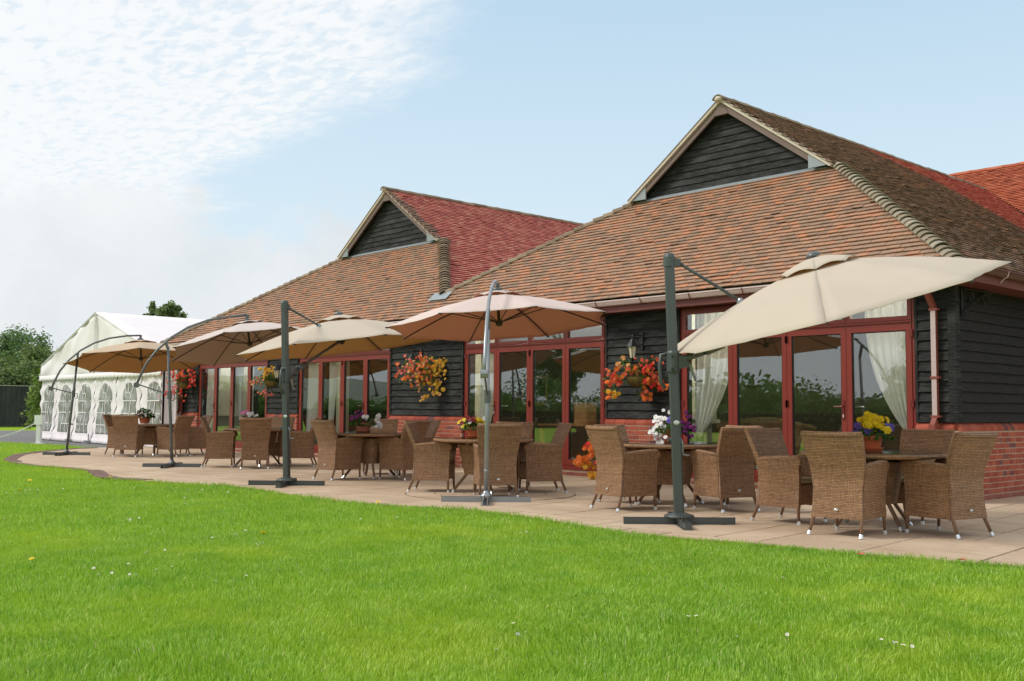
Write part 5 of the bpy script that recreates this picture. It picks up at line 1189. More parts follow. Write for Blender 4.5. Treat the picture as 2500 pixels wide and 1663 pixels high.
def banana(name, label, base, topxy, par, R, m, mp, htop):
    t = thing(name, label, 'parasol', (base[0], base[1], PZ), 0, 'cantilever parasols along the patio')
    cross_base(t, base, False, mp)
    tp = V3(topxy[0] - base[0], topxy[1] - base[1], htop)
    b = MB(); b.tube([(0, 0, 0.08), tp * 0.5 + V3(0, 0, 0.04), tp], [0.030, 0.028, 0.025], 12); b.tube([tp * 0.17, tp * 0.18], 0.034, 12); b.build('pole', mp, t, smooth=True)
    apex, hub, rim, n = canopy(t, par, R, m)
    e = V3(apex.x - tp.x, apex.y - tp.y, 0); L = e.length; e.normalize(); sc = L / 1.42; zt = apex.z + 0.16 - 3.0
    A = [V3(tp.x, tp.y, 0) + e * (s_ * (sc if s_ > 0 else 1.0)) + V3(0, 0, z + zt * max(0, s_ / 1.42) ** 0.6 if s_ > 0 else z) for s_, z in ARC]
    b = MB(); b.tube(A, [0.024] * 4 + [0.023] * 5, 10); b.build('curved_arm', mp, t, smooth=True)
    b = MB(); b.tube([A[-1] + V3(0, 0, 0.012), A[-1] - V3(0, 0, 0.05)], 0.030, 10); b.tube([A[-1] - V3(0, 0, 0.03), apex + n * 0.05], 0.016, 8); b.build('arm_end', M['pole_grey'], t)
    b = MB(); lo = A[0]; ps = tp * 0.60; b.tube([lo + V3(0, 0, 0.02), ps], 0.013, 8); b.build('crank_link', M['pole_grey'], t)
    b = MB(); sd = e.cross(V3(0, 0, 1)); b.tube([lo - sd * 0.045, lo + sd * 0.045], 0.055, 14); b.build('pivot_joint', mp, t)
    b = MB(); b.tube([ps - V3(0, 0, 0.09), ps + V3(0, 0, 0.07)], 0.042, 12); b.tube([ps + e * 0.04, ps + e * 0.09, ps + e * 0.09 - V3(0, 0, 0.10), ps + e * 0.04 - V3(0, 0, 0.12)], 0.010, 6); b.build('slider', M['pole_grey'], t)
    b = MB(); pj = A[4] ; b.tube([tp - V3(0, 0, 0.03), pj.lerp(A[3], 0.4)], 0.028, 10); b.build('pivot_bracket', M['pole_grey'], t)
    b = MB(); b.tube([tp * 0.3 + e * 0.02, tp * 0.3 + e * 0.07], 0.016, 8); b.build('knob', M['black'], t)
    return t
def scaled(par, k): return (par[0] * k, par[1] * k, CAMH + (par[2] - CAMH) * k) + tuple(par[3:])
U1 = scaled((-23.424, 9.773, 2.223, -0.147, 0.011, -1.205, 0.459 * 1.06), 1.06)
U2 = (-18.7, 10.014, 2.377, -0.208, -0.049, -0.787, 0.487)
U4 = (-11.073, 9.87, 2.373, -0.089, -0.007, 1.922, 0.46)
U3 = scaled((-14.228, 9.263, 2.16, -0.081, -0.094, 2.152, 0.482 * 1.03), 1.03)
U5 = (-5.534, 9.412, 2.189, -0.149, -0.262, -1.087, 0.517)
banana('curved_arm_parasol', 'tan parasol on a curved grey arm in front of the white marquee', (-25.54, 8.91), (-25.40, 9.05), U1, 1.75, M['canopy_tan'], M['pole_grey'], 2.45)
banana('curved_arm_parasol', 'greyish parasol on a curved arm between the marquee parasol and the square post', (-19.30, 8.73), (-19.45, 8.65), U2, 1.6, M['canopy_grey'], M['pole_grey'], 2.33)
banana('curved_arm_parasol', 'pinkish parasol with shaded brown underside, its bluish pole in front of the red and yellow pansies', (-9.80, 8.54), (-9.86, 8.60), U4, 1.65, M['canopy_pink'], M['pole_silver'], 2.2)
def roma(label, base, topxy, par, R, m, ribs):
    t = thing('square_post_parasol', label, 'parasol', (base[0], base[1], PZ), 0, 'cantilever parasols along the patio'); mp = M['pole_green']
    cross_base(t, base, True, mp)
    tp = V3(topxy[0] - base[0], topxy[1] - base[1], 2.74); e = None
    apex, hub, rim, n = canopy(t, par, R, m, depthin=0.40)
    e = V3(apex.x - tp.x, apex.y - tp.y, 0).normalized(); s_ = V3(0, 0, 1).cross(e)
    b = MB(); sec = [(0.052, 0.028), (0.038, 0.042), (-0.038, 0.042), (-0.052, 0.028), (-0.052, -0.028), (-0.038, -0.042), (0.038, -0.042), (0.052, -0.028)]
    for P in (V3(0, 0, 0.10), tp): b.v += [tuple(P + e * u + s_ * v) for u, v in sec]
    for i in range(8): b.face([i, (i + 1) % 8, 8 + (i + 1) % 8, 8 + i], 0.5)
    b.face(list(range(8))[::-1], 0.5); b.face([8 + i for i in range(8)], 0.5); b.build('post', mp, t)
    b = MB()
    for k in range(14):
        P = tp * (0.18 + k * 0.055); b.tube([P - e * 0.054, P - e * 0.050], 0.006, 6)
    o_ = b.build('adjuster_holes', M['black'], t); o_['kind'] = 'stuff'
    b = MB(); b.tube([tp + V3(0, 0, -0.10), tp + V3(0, 0, 0.0), tp + V3(0, 0, 0.035), tp + V3(0, 0, 0.045)], [0.060, 0.060, 0.048, 0.02], 12); b.bar(tp + V3(0, 0, -0.05), tp + e * 0.12 + V3(0, 0, -0.06), 0.05, 0.08); b.build('post_cap', mp, t)
    # upper strut runs to a rib of the canopy
    tgt = min(range(8), key=lambda i: (rim[i] - tp).length); c2 = sorted(range(8), key=lambda i: (rim[i] - tp).length)[:2]
    rp = min([apex.lerp(rim[i], 0.47) for i in c2], key=lambda p: abs((p - tp).normalized().dot(s_))); rp = rp + n * 0.06
    b = MB(); b.tube([tp + e * 0.10 + V3(0, 0, -0.06), rp], 0.017, 8); b.build('upper_strut', mp, t, smooth=True)
    b = MB(); b.tube([rp - n * 0.05, rp + n * 0.01, rp + n * 0.03], [0.05, 0.035, 0.02], 10); b.build('strut_clamp', M['pole_silver'], t)
    sp_ = tp * 0.60
    b = MB(); b.tube([sp_ - V3(0, 0, 0.11), sp_ - V3(0, 0, 0.09), sp_ + V3(0, 0, 0.10), sp_ + V3(0, 0, 0.12)], [0.058, 0.066, 0.066, 0.058], 14); b.bar(sp_ + e * 0.05, sp_ + e * 0.15 + V3(0, 0, 0.02), 0.06, 0.13); b.build('slider', mp, t, smooth=False)
    b = MB(); b.tube([sp_ - e * 0.05 + V3(0, 0, 0.09), sp_ - e * 0.12 + V3(0, 0, 0.08), sp_ - e * 0.135 - V3(0, 0, 0.05), sp_ - e * 0.125 - V3(0, 0, 0.20), sp_ - e * 0.08 - V3(0, 0, 0.27)], 0.021, 8); b.build('grip_handle', mp, t, smooth=True)
    for dz in (-0.07, 0.06): b = MB(); q = sp_ + V3(0, 0, dz) - s_ * 0.06 if s_.y > 0 else sp_ + V3(0, 0, dz) + s_ * 0.06; b.tube([q, q + V3(0.4, -0.9, 0) * 0.02], 0.014, 8); b.build('bolt', M['black'], t)
    a0_ = sp_ + e * 0.13 + V3(0, 0, 0.03)
    b = MB(); b.tube([a0_ - e * 0.03, a0_.lerp(hub, 0.14)], 0.036, 10); b.tube([a0_.lerp(hub, 0.14), a0_.lerp(hub, 0.27)], 0.050, 10); b.tube([a0_.lerp(hub, 0.27), hub + n * 0.02], 0.022, 10); b.build('lower_arm', M['pole_grey'], t, smooth=True)
    b = MB(); q = a0_ + V3(0, 0, -0.02); b.tube([q, q + e * 0.05 + V3(0, 0, -0.05), q + e * 0.10 + V3(0, 0, -0.20)], [0.02, 0.018, 0.012], 8); b.tube([q + e * 0.10 + V3(0, 0, -0.20), q + e * 0.17 + V3(0, 0, -0.20)], 0.014, 8); b.build('arm_crank', M['pole_silver'], t, smooth=True)
    fr = V3(0.62, -0.78, 0)
    k0 = tp * 0.31; b = MB(); b.tube([k0 - RGT * 0.05, k0 - RGT * 0.085], 0.026, 10); b.build('knob', mp, t)
    b = MB(); q = tp * 0.30 + RGT * 0.045 + fr * 0.03; b.tube([q + V3(0, 0, 0.05), q + RGT * 0.02, q + RGT * 0.025 - V3(0, 0, 0.12)], 0.010, 6); b.tube([q + RGT * 0.02 - V3(0, 0, 0.12), q + RGT * 0.09 - V3(0, 0, 0.125)], 0.010, 6); b.build('crank_handle', M['pole_silver'], t, smooth=True)
    b = MB(); q = tp * 0.375 + fr * 0.054 + RGT * 0.012; b.lathe([(0.030, 0), (0.030, 0.003), (0.02, 0.005)], (0, 0, 0), 14, 0.75); b.build('badge', M['cap'], t, loc=q, rot=(PI / 2, 0, math.atan2(0.62, 0.78)))
    return t
roma('beige parasol on the thinner far square post, level over the third table', (-13.75, 8.02), (-13.84, 7.97), U3, 1.80, M['canopy_beige'], 0)
roma('large beige parasol tilted up to the right, on the thick dark green post', (-6.67, 8.42), (-6.76, 8.38), U5, 1.75, M['canopy_beige'], 0)

# ------------------------------------------------------------------ marquee
MY = 12.6
t = thing('marquee', 'white pvc marquee with arched windows and scalloped valance at the end of the building', 'marquee', (-33.8, MY, 0))
MX0, MX1, XP, ZP, ZV = -5.0, 5.15, 0.0, 4.23, 2.60
def wav(x, z, amp=0.02): return amp * (math.sin(x * 7.3 + z * 2.1) + 0.6 * math.sin(x * 17 + z * 5) + 0.4 * math.sin(z * 11 + x * 3))
ne = 6; wx = [-38.25, -36.36, -34.6, -32.86, -30.97, -29.2]; edges_ = [-38.8, -37.3, -35.48, -33.73, -31.92, -30.08, -28.66]
for i in range(6):
    a, c = edges_[i] + 33.8 + 0.012, edges_[i + 1] + 33.8 - 0.012; xc = wx[i] + 33.8 if i else (a + c) / 2
    def pf(u, v, off=0.0):
        x = a + (c - a) * u; z = 0.02 + 2.22 * v; y = wav(x, z, 0.024) + 0.03 * (abs(u - 0.5) * 2) ** 6 * math.sin(z * 14 + i) + off - 0.10 * (1 - v) ** 3 - 0.06 * max(0, 0.06 - v) / 0.06
        return (x, y, z)
    b = MB(); b.solid_grid(lambda u, v: pf(u, v), lambda u, v: pf(u, v, 0.01), 16, 22); wp = b.build('wall_panel', M['marquee'], t, smooth=True)
    # arched window: pane then white bars standing on it
    hw_, zb, zs, zt = 0.50, 0.32, 1.45, 1.93
    def edge_half(z):
        if z <= zs: return hw_ * (1 + 0.05 * math.sin(z * 16 + i))
        q = min(1, (z - zs) / (zt - zs)); return hw_ * (1 - q ** 2.2) ** 0.5 * 0.99 + 0.001
    def wf(u, v, off):
        z = zb + (zt - zb) * v; h_ = edge_half(z); x = xc + (u - 0.5) * 2 * h_; U = (x - a) / (c - a); Vv = (z - 0.02) / 2.22; return (x, pf(U, Vv)[1] - 0.014 + off, z)
    b = MB(); b.solid_grid(lambda u, v: wf(u, v, 0), lambda u, v: wf(u, v, 0.006), 8, 30); b.build('window_pane', M['pvc_window'], wp, smooth=True)
    def yy(x, z): return pf((x - a) / (c - a), (z - 0.02) / 2.22)[1] - 0.026
    def strip(pts, w, nm='glazing_bar'):
        b = MB(); pts = [V3(x, yy(x, z), z) for x, z in pts]
        for A_, B_ in zip(pts, pts[1:]):
            d = (B_ - A_).normalized(); s_ = d.cross(V3(0, 1, 0)).normalized() * w / 2
            b.hexa([A_ - s_, B_ - s_, B_ - s_ + V3(0, 0.008, 0), A_ - s_ + V3(0, 0.008, 0), A_ + s_, B_ + s_, B_ + s_ + V3(0, 0.008, 0), A_ + s_ + V3(0, 0.008, 0)], 0.5)
        b.build(nm, M['marquee'], wp)
    for z in (0.60, 0.98, 1.36): strip([(xc - hw_ * 1.03, z), (xc, z), (xc + hw_ * 1.03, z)], 0.028)
    for sx in (-1, 1):
        strip([(xc + sx * hw_ * 0.34 + 0.010 * math.sin(z * 22 + i), z) for z in [zb + k * 0.07 for k in range(16)]], 0.030)
        strip([(xc + sx * hw_ * 0.30, 1.58), (xc + sx * hw_ * 0.62, 1.80)], 0.028)
    strip([(xc + hw_ * 0.34 * math.cos(q), 1.42 + 0.20 * math.sin(q)) for q in [PI * k / 8 for k in range(9)]], 0.028)
    strip([(xc, 1.62), (xc + 0.008, 1.75), (xc, zt - 0.01)], 0.028)
# gable sheet, roof sheets, valance, frame
def rz_(x): return ZP - (ZP - ZV) * (abs(x - XP) / (MX1 - XP))
for sx in (-1, 1):
    xe = MX0 if sx < 0 else MX1
    def gf(u, v, off=0.0):
        x = XP + (xe - XP) * u; z0, z1 = 2.20, rz_(x) - 0.02; z = z0 + (z1 - z0) * v; return (x, wav(x, z, 0.01) + 0.07 * math.sin(x * 1.9 + 0.6 + v) * math.sin(PI * v) + 0.02 * math.sin(x * 5.3 - v * 7) + off - 0.02, z)
    b = MB(); (b.solid_grid(lambda u, v: gf(u, v), lambda u, v: gf(u, v, 0.01), 20, 12)); b.build('gable_panel', M['marquee'], t, smooth=True)
    def rf(u, v, off=0.0):
        x = XP + (xe + sx * 0.10 - XP) * u; y = -0.06 + 26 * v; return (x, y, rz_(x) + 0.02 - 0.03 * math.sin(PI * u) * abs(math.sin(y * PI / 5.2)) + off)
    b = MB(); b.solid_grid(lambda u, v: rf(u, v), lambda u, v: rf(u, v, -0.01), 10, 40); b.build('roof_sheet', M['marquee'], t, smooth=True)
    b = MB(); b.box(min(xe, xe - sx * 0.01), max(xe, xe - sx * 0.01), 0.0, 26, 0.0, 2.6); b.build('side_wall', M['marquee'], t)
    b = MB(); b.tube([(XP, -0.035, ZP - 0.02), (xe, -0.035, rz_(xe) - 0.02)], 0.018, 6); b.build('frame_rafter', M['white'], t)
def vf(u, v, off=0.0):
    x = MX0 - 0.12 + (MX1 - MX0 + 0.16) * u; sc = 0.045 * abs(math.sin(x * PI / 0.30)) ** 0.7; z = 2.26 - v * (0.15 + sc); return (x, -0.055 - 0.03 * v + 0.01 * math.sin(x * 21) * v + off, z)
b = MB(); b.solid_grid(lambda u, v: vf(u, v), lambda u, v: vf(u, v, 0.006), 340, 2); b.build('valance', M['marquee'], t, smooth=True)
b = MB(); b.poly([(MX0 - 0.14, -0.09, 2.22), (MX0 - 0.02, -0.02, ZV), (MX0, 0.05, ZV + 0.03), (MX0, 0.1, 2.2)], 0.5); b.build('eave_flap', M['marquee'], t)
b = MB(); b.tube([(XP, -0.05, 2.25), (XP, -0.05, ZP - 0.05)], 0.02, 6); b.build('gable_pole', M['white'], t)
for x in (MX0 + 0.02, MX1 - 0.03): b = MB(); b.box(x - 0.03, x + 0.03, 0.02, 0.08, 0, 2.6); b.build('corner_pole', M['white_metal'], t)
for x in (-1.7, -0.0, 3.7):
    b = MB(); b.box(x - 0.14, x + 0.14, -0.24, -0.02, 0.0, 0.09); b.tube([(x, -0.14, 0.08), (x, -0.14, 0.30)], 0.02, 6); b.build('ground_anchor', M['pole_silver'], t)
b = MB(); b.box(5.16, 5.42, 0.30, 0.34, 0, 2.5); b.build('link_panel', M['marquee'], t)

# white post, chain, black pole by the pier
t = thing('barrier_post', 'short white post with a square sign box at the edge of the drive', 'post', (-34.3, 11.1, -0.004), math.radians(40))
b = MB(); b.box(-0.065, 0.065, -0.065, 0.065, 0, 0.80); b.build('post', M['white'], t)
b = MB(); b.box(-0.13, 0.13, -0.08, 0.08, 0.60, 0.90); b.build('sign_box', M['white'], t)
b = MB(); b.box(-0.2, 0.2, -0.12, 0.12, 0, 0.012); b.build('foot_plate', M['white'], t)
ch = MB(); n = 60; A_ = V3(-34.38, 11.02, 0.66); B_ = V3(-36.5, 8.5, 0.62)
prev = None
for i in range(n):
    s_ = i / (n - 1); p = A_.lerp(B_, s_) + V3(0, 0, -0.50 * 4 * s_ * (1 - s_)); s2 = (i + 1) / (n - 1); q = A_.lerp(B_, s2) + V3(0, 0, -0.50 * 4 * s2 * (1 - s2)); d = (q - p).normalized(); sd = (V3(0, 0, 1) if i % 2 else d.cross(V3(0, 0, 1))).normalized(); sd = (sd - d * sd.dot(d)).normalized()
    ch.tube([p + (d * 0.040 * math.cos(k) + sd * 0.022 * math.sin(k)) for k in [2 * PI * j / 8 for j in range(9)]], 0.008, 4, caps=False)
tag(ch.build('barrier_chain', M['white'], None), 'white plastic chain sagging from the white post', 'chain')['kind'] = 'thing'
t = thing('barrier_post', 'white post at the hidden end of the plastic chain', 'post', (-36.6, 8.4, -0.004), 0.4)
b = MB(); b.box(-0.065, 0.065, -0.065, 0.065, 0, 0.80); b.build('post', M['white'], t)
b = MB(); b.box(-0.13, 0.13, -0.08, 0.08, 0.60, 0.90); b.build('sign_box', M['white'], t)
t = thing('downpipe', 'dark brown rainwater pipe at the marquee end of the building', 'drainpipe', (-28.5, YF - 0.12, 0))
b = MB(); b.box(-0.04, 0.04, -0.04, 0.04, 1.05, 2.85); b.build('pipe', M['pipe'], t)
b = MB(); b.bar((0, 0, 1.08), (-0.20, -0.22, 0.92), 0.07, 0.07); b.build('shoe_bend', M['pipe'], t)
b = MB(); b.box(-0.24, -0.16, -0.27, -0.19, 0.02, 0.93); b.build('lower_pipe', M['pipe'], t)

# ------------------------------------------------------------------ fence, trees
t = thing('timber_fence', 'long tall black close-boarded fence across the far side of the drive', 'fence', (-64.0, 6, 0), 0)
FA, FB = V3(0.9, -14, 0), V3(-1.2, 42, 0); d = (FB - FA); L = d.length; d.normalize(); nrm = V3(-d.y, d.x, 0)
pl = MB(); n = int(L / 0.15)
for i in range(n):
    p = FA + d * (i * 0.15); yo = (0.02 if i % 2 else 0); q = p + d * 0.158; o1 = V3(1, 0, 0) * yo
    pl.hexa([p + o1, p + o1 + V3(0.02, 0, 0), q + o1 + V3(0.02, 0, 0), q + o1, p + o1 + V3(0, 0, 2.36), p + o1 + V3(0.02, 0, 2.36), q + o1 + V3(0.02, 0, 2.36), q + o1 + V3(0, 0, 2.36)])
pl.build('fence_boards', M['fence'], t)['kind'] = 'stuff'
b = MB(); b.bar(FA + V3(0.02, 0, 2.385), FB + V3(0.02, 0, 2.385), 0.12, 0.045); b.build('capping_rail', M['fence_cap'], t)
b = MB(); b.bar(FA + V3(0.06, 0, 0.08), FB + V3(0.06, 0, 0.08), 0.05, 0.16); b.build('gravel_board', M['fence'], t)
def crown(lobes, n, size, mat_, parent, up=0.35):
    b = MB(); tot = sum(l[3] ** 2 for l in lobes)
    for (x, y, z, r) in lobes:
        k = int(n * r * r / tot)
        # sub-clumps give an uneven outline
        subs = []
        for _ in range(max(9, int(r * 9))):
            dv = V3(random.gauss(0, 1), random.gauss(0, 1), random.gauss(0, 1)).normalized(); subs.append((V3(x, y, z) + dv * r * random.uniform(0.35, 1.0), r * random.uniform(0.28, 0.58), random.random()))
        for _ in range(k):
            c, rr, tone = random.choice(subs); dv = V3(random.gauss(0, 1), random.gauss(0, 1), random.gauss(0, 1)).normalized()
            p = c + dv * rr * min(1.6, abs(random.gauss(0.75, 0.3))); s_ = size * random.uniform(0.5, 1.3); nn = (dv + V3(random.gauss(0, 0.5), random.gauss(0, 0.5), random.gauss(up, 0.5))).normalized(); a = nn.orthogonal().normalized(); a.rotate(Matrix.Rotation(random.uniform(0, 6.28), 3, nn)); e = nn.cross(a)
            b.poly([p - a * s_ * 0.6, p + e * s_ * 0.35, p + a * s_ * 0.6, p - e * s_ * 0.35], min(1, max(0, 0.25 + 0.5 * tone + random.uniform(-0.25, 0.25))))
    o_ = b.build('crown', mat_, parent); return o_
def tree(x, y, h, w, label, mat_, n=5000, size=0.22, name='broadleaf_tree', cat='tree', group='trees behind the black fence', seed=0, low=0.12):
    random.seed(seed + 50); t = thing(name, label, cat, (x, y, -0.02), 0, group)
    lobes = []
    for k in range(9):
        a = random.uniform(0, 2 * PI); q = random.uniform(0, 0.62) * w; z = h * random.uniform(low + 0.18, 0.80); r = w * random.uniform(0.30, 0.5)
        lobes.append((q * math.cos(a), q * math.sin(a), z, r))
    lobes.append((0, 0, h - w * 0.42, w * 0.42))
    crown(lobes, n, size, mat_, t)
    b = MB(); b.tube([(0, 0, 0), (0.1, 0.05, h * 0.3), (0.0, 0.1, h * 0.6), (0.05, 0, h * 0.85)], [h * 0.022, h * 0.017, h * 0.010, h * 0.004], 8)
    b.build('trunk', M['bark'], t, smooth=True)
    for k in range(6):
        l = lobes[k]; b = MB(); b.tube([(0.05, 0.05, h * (0.25 + 0.06 * k)), (l[0] * 0.5, l[1] * 0.5, l[2] * 0.85), (l[0], l[1], l[2])], [h * 0.010, h * 0.007, h * 0.003], 6); b.build('limb', M['bark'], t)
    return t
def atpix(u, dist):   # ground point on the bearing of picture column u (2500 wide) at a distance
    dd = F_ * 2520.065 + R_ * (u - 1250) + D_ * (990 - 831.5); dd = V3(dd.x, dd.y, 0).normalized(); return dd * dist
for i, (u, dist, h, w, lab, mt, n) in enumerate([
    (-60, 74, 7.0, 3.4, 'dark green tree at the left edge behind the fence', 'tree_dark', 7000), (30, 78, 7.9, 3.3, 'tallest dark tree behind the left end of the fence', 'tree_dark', 8000), (95, 73, 6.4, 2.9, 'mid green tree between the dark trees behind the fence', 'tree_brown', 7000),
    (128, 70, 5.2, 2.2, 'light yellow-green tree behind the fence beside the marquee roof', 'tree_light', 6500), (165, 76, 6.3, 2.3, 'dark pointed tree just left of the marquee roof', 'tree_dark', 6000), (60, 70, 4.4, 2.4, 'low dark bushy tree close behind the black fence', 'tree_dark', 6000), (5, 69, 4.9, 2.6, 'low olive green tree close behind the fence at the left edge', 'tree_brown', 6000)]):
    p = atpix(u, dist); tree(p.x, p.y, h * 0.78, w, lab, M[mt], int(n * 1.8), 0.19, seed=i)
p = atpix(396, 62); tree(p.x, p.y, 7.7, 1.65, 'round-headed tree rising alone above the marquee roof', M['tree_brown'], 5000, 0.2, seed=21, low=0.45, group=None) if False else None
random.seed(77); t = thing('broadleaf_tree', 'round-headed tree rising alone above the marquee roof', 'tree', (p.x, p.y, 0), 0)
crown([(-0.1, -0.1, 6.55, 0.55), (-0.65, -0.65, 6.25, 0.35), (0.5, 0.5, 6.25, 0.4), (0.0, 0.1, 6.1, 0.6), (-0.4, -0.5, 6.8, 0.35), (0.4, 0.4, 6.8, 0.35), (0.7, 0.75, 6.0, 0.3), (-0.85, -0.9, 6.1, 0.3), (0.2, -0.2, 6.5, 0.55)], 9000, 0.15, M['tree_brown'], t)
b = MB(); b.tube([(0, 0, 0), (0.1, 0, 3.5), (0, 0, 5.4), (0.1, 0, 6.8)], [0.2, 0.14, 0.1, 0.04], 8); b.build('trunk', M['bark'], t)
random.seed(78); t = thing('shrub', 'light green shrub at the left corner of the marquee', 'shrub', (-41.0, 13.2, 0), 0)
crown([(0, 0, 1.4, 0.55), (0.25, 0.2, 1.9, 0.4), (-0.1, -0.1, 0.9, 0.5), (0.1, 0, 2.2, 0.25)], 1600, 0.11, M['tree_light'], t)
b = MB(); b.tube([(0, 0, -0.01), (0.05, 0, 1.4)], [0.04, 0.02], 6); b.build('stem', M['bark'], t)
hb = MB()
def hillf(u, v):
    a = math.radians(178 + 130 * u); r = 300 + 260 * v; hgt = (15 + 7 * math.sin(u * 9 + 1) + 3 * math.sin(u * 31)) * math.sin(PI * min(1, v * 1.0)) * (1 - 0.75 * u); return (r * math.cos(a), r * math.sin(a), hgt - 0.05)
hb.grid(hillf, 60, 10); struct(hb.build('hills', plain('hillside', (0.20, 0.23, 0.17), 0.95, var=0.35, sc=0.02), None, smooth=True), 'low green hills far beyond the lawn')  # distance haze mixed into the pale base colour
# countryside on the camera's side, seen mirrored in the door glass
random.seed(5); b = MB()
def clump(b, c, r, n, size):
    for _ in range(n):
        dv = V3(random.gauss(0, 1), random.gauss(0, 1), abs(random.gauss(0, 0.7))).normalized(); p = c + V3(dv.x * r, dv.y * r, dv.z * r) * random.random() ** 0.3; s_ = size * random.uniform(0.6, 1.4); a = V3(random.gauss(0, 1), random.gauss(0, 1), random.gauss(0, 1)).normalized(); e = a.orthogonal().normalized(); b.poly([p - a * s_, p + e * s_ * 0.6, p + a * s_, p - e * s_ * 0.6])
for k in range(150):
    a = math.radians(172 + 135 * k / 150); rr = 118 + 12 * math.sin(k * 0.7); h = (1.8 if k < 55 else 3.4) + 1.3 * math.sin(k * 0.33) + random.uniform(0, 1.6); c = V3(rr * math.cos(a), rr * math.sin(a), h * 0.25)
    clump(b, c, h * 0.85, 200, 0.55)
tag(b.build('far_treeline', M['tree_dark'], None), 'dark far-off line of trees and hedges beyond the lawn', 'trees', kind='stuff')
random.seed(6); hd = thing('hedge', 'long dark overgrown hedge along the camera side of the lawn', 'hedge', (0, 0, 0)); b = MB()
hx = -120.0
while hx < 26:
    hh = (1.25 if hx > -60 else 0.7) + 0.4 * math.sin(hx * 0.21) + 0.35 * math.sin(hx * 0.57 + 1) + random.uniform(0, 0.4) + (0.5 if random.random() < 0.15 else 0)
    clump(b, V3(hx, -24 + 0.8 * math.sin(hx * 0.3) + 0.10 * (hx + 40), 0.2), 0.01, 1, 0.01)
    for _ in range(420):
        b_c = V3(hx + random.uniform(-1.1, 1.1), -24 + 0.8 * math.sin(hx * 0.3) + 0.10 * (hx + 40) + random.uniform(-0.6, 0.9), random.uniform(0, 1) ** 0.7 * hh * 1.6 * random.uniform(0.75, 1)); s_ = random.uniform(0.06, 0.14); a = V3(random.gauss(0, 1), random.gauss(0, 1), random.gauss(0, 1)).normalized(); e = a.orthogonal().normalized(); b.poly([b_c - a * s_, b_c + e * s_ * 0.6, b_c + a * s_, b_c - e * s_ * 0.6])
    hx += 1.0
b.build('hedge_leaves', M['tree_dark'], hd)['kind'] = 'stuff'
b = MB()
for k in range(72): x0 = -119 + k * 2; yk = -24 + 0.8 * math.sin(x0 * 0.3) + 0.10 * (x0 + 40); b.hexa([(x0, yk, -0.01), (x0 + 2, yk, -0.01), (x0 + 2, yk + 0.5, -0.01), (x0, yk + 0.5, -0.01), (x0, yk, 1.1), (x0 + 2, yk, 1.1), (x0 + 2, yk + 0.5, 1.1), (x0, yk + 0.5, 1.1)])
b.build('hedge_core', M['soil'], hd)['kind'] = 'stuff'
for i, (x, y, h, w, lab) in enumerate([(-33, -42, 8.5, 3.6, 'broad dark tree standing alone out on the lawn'), (-62, -36, 7.5, 3.2, 'smaller dark tree farther out beyond the lawn')]):
    tree(x, y, h, w, lab, M['tree_dark'], 9000, 0.24, seed=40 + i, group='trees out beyond the lawn')

# ------------------------------------------------------------------ daisies and dandelions in the lawn
def groundpix(u, v):
    d = F_ * 2520.065 + R_ * (u - 1250) + D_ * (v - 831.5); return V3(0, 0, CAMH) + d * (-CAMH / d.z)
random.seed(9)
b = MB()
for i in range(9):
    a = 2 * PI * i / 9; b.poly([(0, 0, 0.0), (0.010 * math.cos(a - 0.3), 0.010 * math.sin(a - 0.3), 0.004), (0.012 * math.cos(a), 0.012 * math.sin(a), 0.006), (0.010 * math.cos(a + 0.3), 0.010 * math.sin(a + 0.3), 0.004)], 0.9)
b.cur = 1; b.lathe([(0.004, 0.002), (0.003, 0.005)], (0, 0, 0), 6); b.cur = 2; b.tube([(0, 0, -0.05), (0, 0, 0.001)], 0.0012, 4)
dm = b.mesh('daisy', [M['pet_white'], M['pet_pansy_yellow'], M['leaf']])
b = MB()
for l, (r, z, m_) in enumerate(((0.018, 0.0, 9), (0.013, 0.004, 8), (0.007, 0.007, 6))):
    for i in range(m_):
        a = 2 * PI * i / m_ + l; b.poly([(0, 0, z), (r * math.cos(a - 0.3), r * math.sin(a - 0.3), z + 0.002), (r * math.cos(a + 0.3), r * math.sin(a + 0.3), z + 0.002)], 0.8)
b.cur = 1; b.tube([(0, 0, -0.05), (0, 0, 0.001)], 0.0015, 4)
dd = b.mesh('dandelion', [M['pet_pansy_yellow'], M['leaf']])
DA = [(35, 1194), (72, 1205), (62, 1206), (91, 1205), (142, 1158), (154, 1202), (329, 1200), (15, 1213), (37, 1213), (48, 1213), (10, 1277), (339, 1277), (311, 1283), (318, 1279), (402, 1360), (515, 1257), (556, 1212), (450, 1225), (452, 1239), (460, 1205), (477, 1203), (493, 1204), (355, 1366), (358, 1361), (312, 1394), (316, 1421), (332, 1419), (228, 1405), (240, 1419), (272, 1415), (380, 1406), (420, 1400), (575, 1320), (599, 1310), (518, 1325), (641, 1341), (626, 1344), (526, 1436), (600, 1421), (1679, 1524), (1681, 1526), (1700, 1525), (1922, 1576), (2152, 1584), (2180, 1590), (2187, 1593), (2205, 1599), (2227, 1600), (1253, 1547), (1264, 1572), (1283, 1569), (1211, 1609), (1911, 1429), (1270, 1315), (1284, 1311), (1297, 1312), (1186, 1305), (1190, 1350), (1800, 1580), (968, 1275), (880, 1280)]
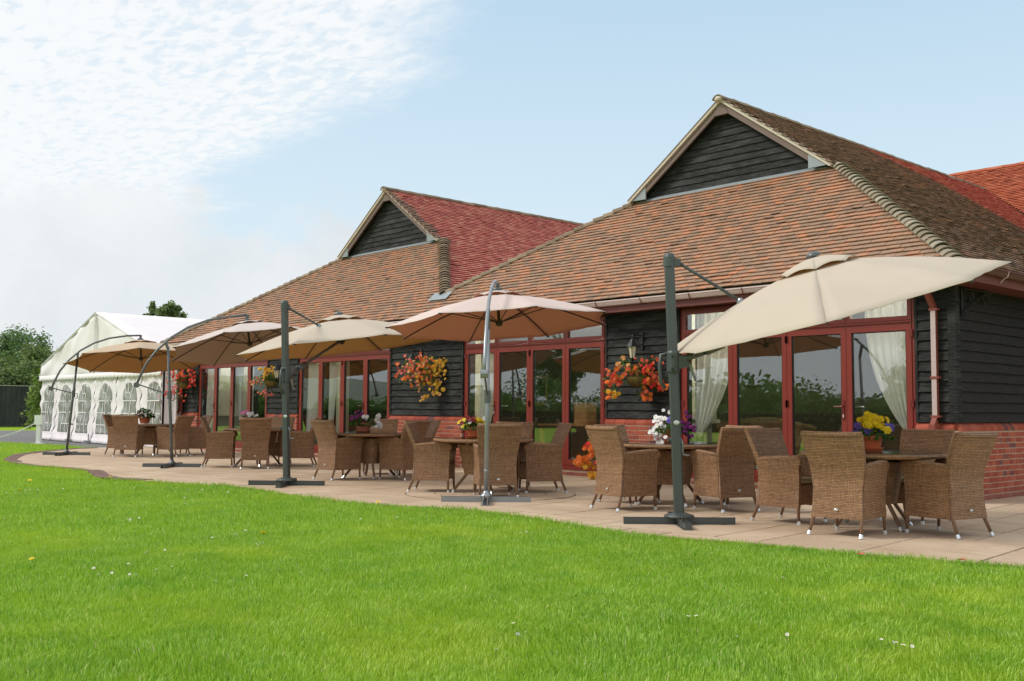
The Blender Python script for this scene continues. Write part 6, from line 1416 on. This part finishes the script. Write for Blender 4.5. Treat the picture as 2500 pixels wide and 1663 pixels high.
def DLAB(i, u, v):
    if v > 1560 and u > 2100: return 'small white daisy in the broken row at the lower right of the lawn'
    if 1660 < u < 1710: return 'small white daisy in the close trio right of centre on the lawn'
    if v < 1250 and u < 120: return 'small white daisy in the patch by the far left edge of the lawn'
    if v < 1250: return 'small white daisy among the far daisies near the patio edge'
    if 1240 < u < 1310 and v > 1500: return 'small white daisy in the little cluster low in the middle of the lawn'
    if 1180 < u < 1310: return 'small white daisy in front of the base of the bluish parasol pole'
    if v > 1400 and u < 300: return 'small white daisy low on the left part of the lawn'
    if v > 1330 and u < 700: return 'small white daisy in the loose group left of the middle of the lawn'
    return 'small white daisy standing alone in the mown grass'
for i, (u, v) in enumerate(DA):
    p = groundpix(u, v); dist = p.length; o = link('daisy', dm, None, (p.x, p.y, 0.040 + random.uniform(0, 0.012)), (random.gauss(0.25, 0.3), random.gauss(0, 0.3), random.uniform(0, 6)))
    s_ = random.uniform(0.75, 1.15) * (1 + max(0, dist - 9) * 0.05); o.scale = (s_, s_, min(s_, 1.2)); tag(o, DLAB(i, u, v), 'daisy', 'daisies scattered over the lawn')
for i, (u, v, w_) in enumerate([(77, 1380, 'the largest dandelion, low on the left of the lawn'), (72, 1180, 'dandelion just in front of the left lobe of the patio'), (268, 1171, 'dandelion at the dark setts edging the patio'), (48, 1203, 'dandelion among daisies at the left edge of the lawn'), (642, 1313, 'dandelion in the middle of the lawn'), (815, 1229, 'dandelion at the patio edge before the purple pansies'), (923, 1235, 'dandelion at the patio edge left of the bluish pole')]):
    p = groundpix(u, v); o = link('dandelion', dd, None, (p.x, p.y, 0.045), (0.3, 0.1, i)); s_ = 1.2 if p.length < 9 else 1.9; o.scale = (s_, s_, 1.2); tag(o, 'yellow ' + w_.replace('the largest', 'largest'), 'dandelion', 'dandelions in the lawn')
b = MB(); b.poly([(-0.04, 0, 0), (0, -0.025, 0.012), (0.045, 0.0, 0.004), (0.0, 0.03, 0.016)], 0.5)
for (u, v, c, lab) in ((2348, 1382, 'apricot', 'dry curled brown leaf on the grass at the right edge of the patio'), (2100, 1368, 'pink', 'small pink petal lying on the grass before the yellow pansies')):
    p = groundpix(u, v); b2 = MB(); b2.poly([(-0.04, 0, 0), (0, -0.025, 0.012), (0.045, 0.0, 0.004), (0.0, 0.03, 0.016)], 0.3); tag(b2.build('fallen_leaf', M['pet_' + c] if c == 'pink' else M['terracotta_dull'], None, loc=(p.x, p.y, 0.045)), lab, 'leaf')
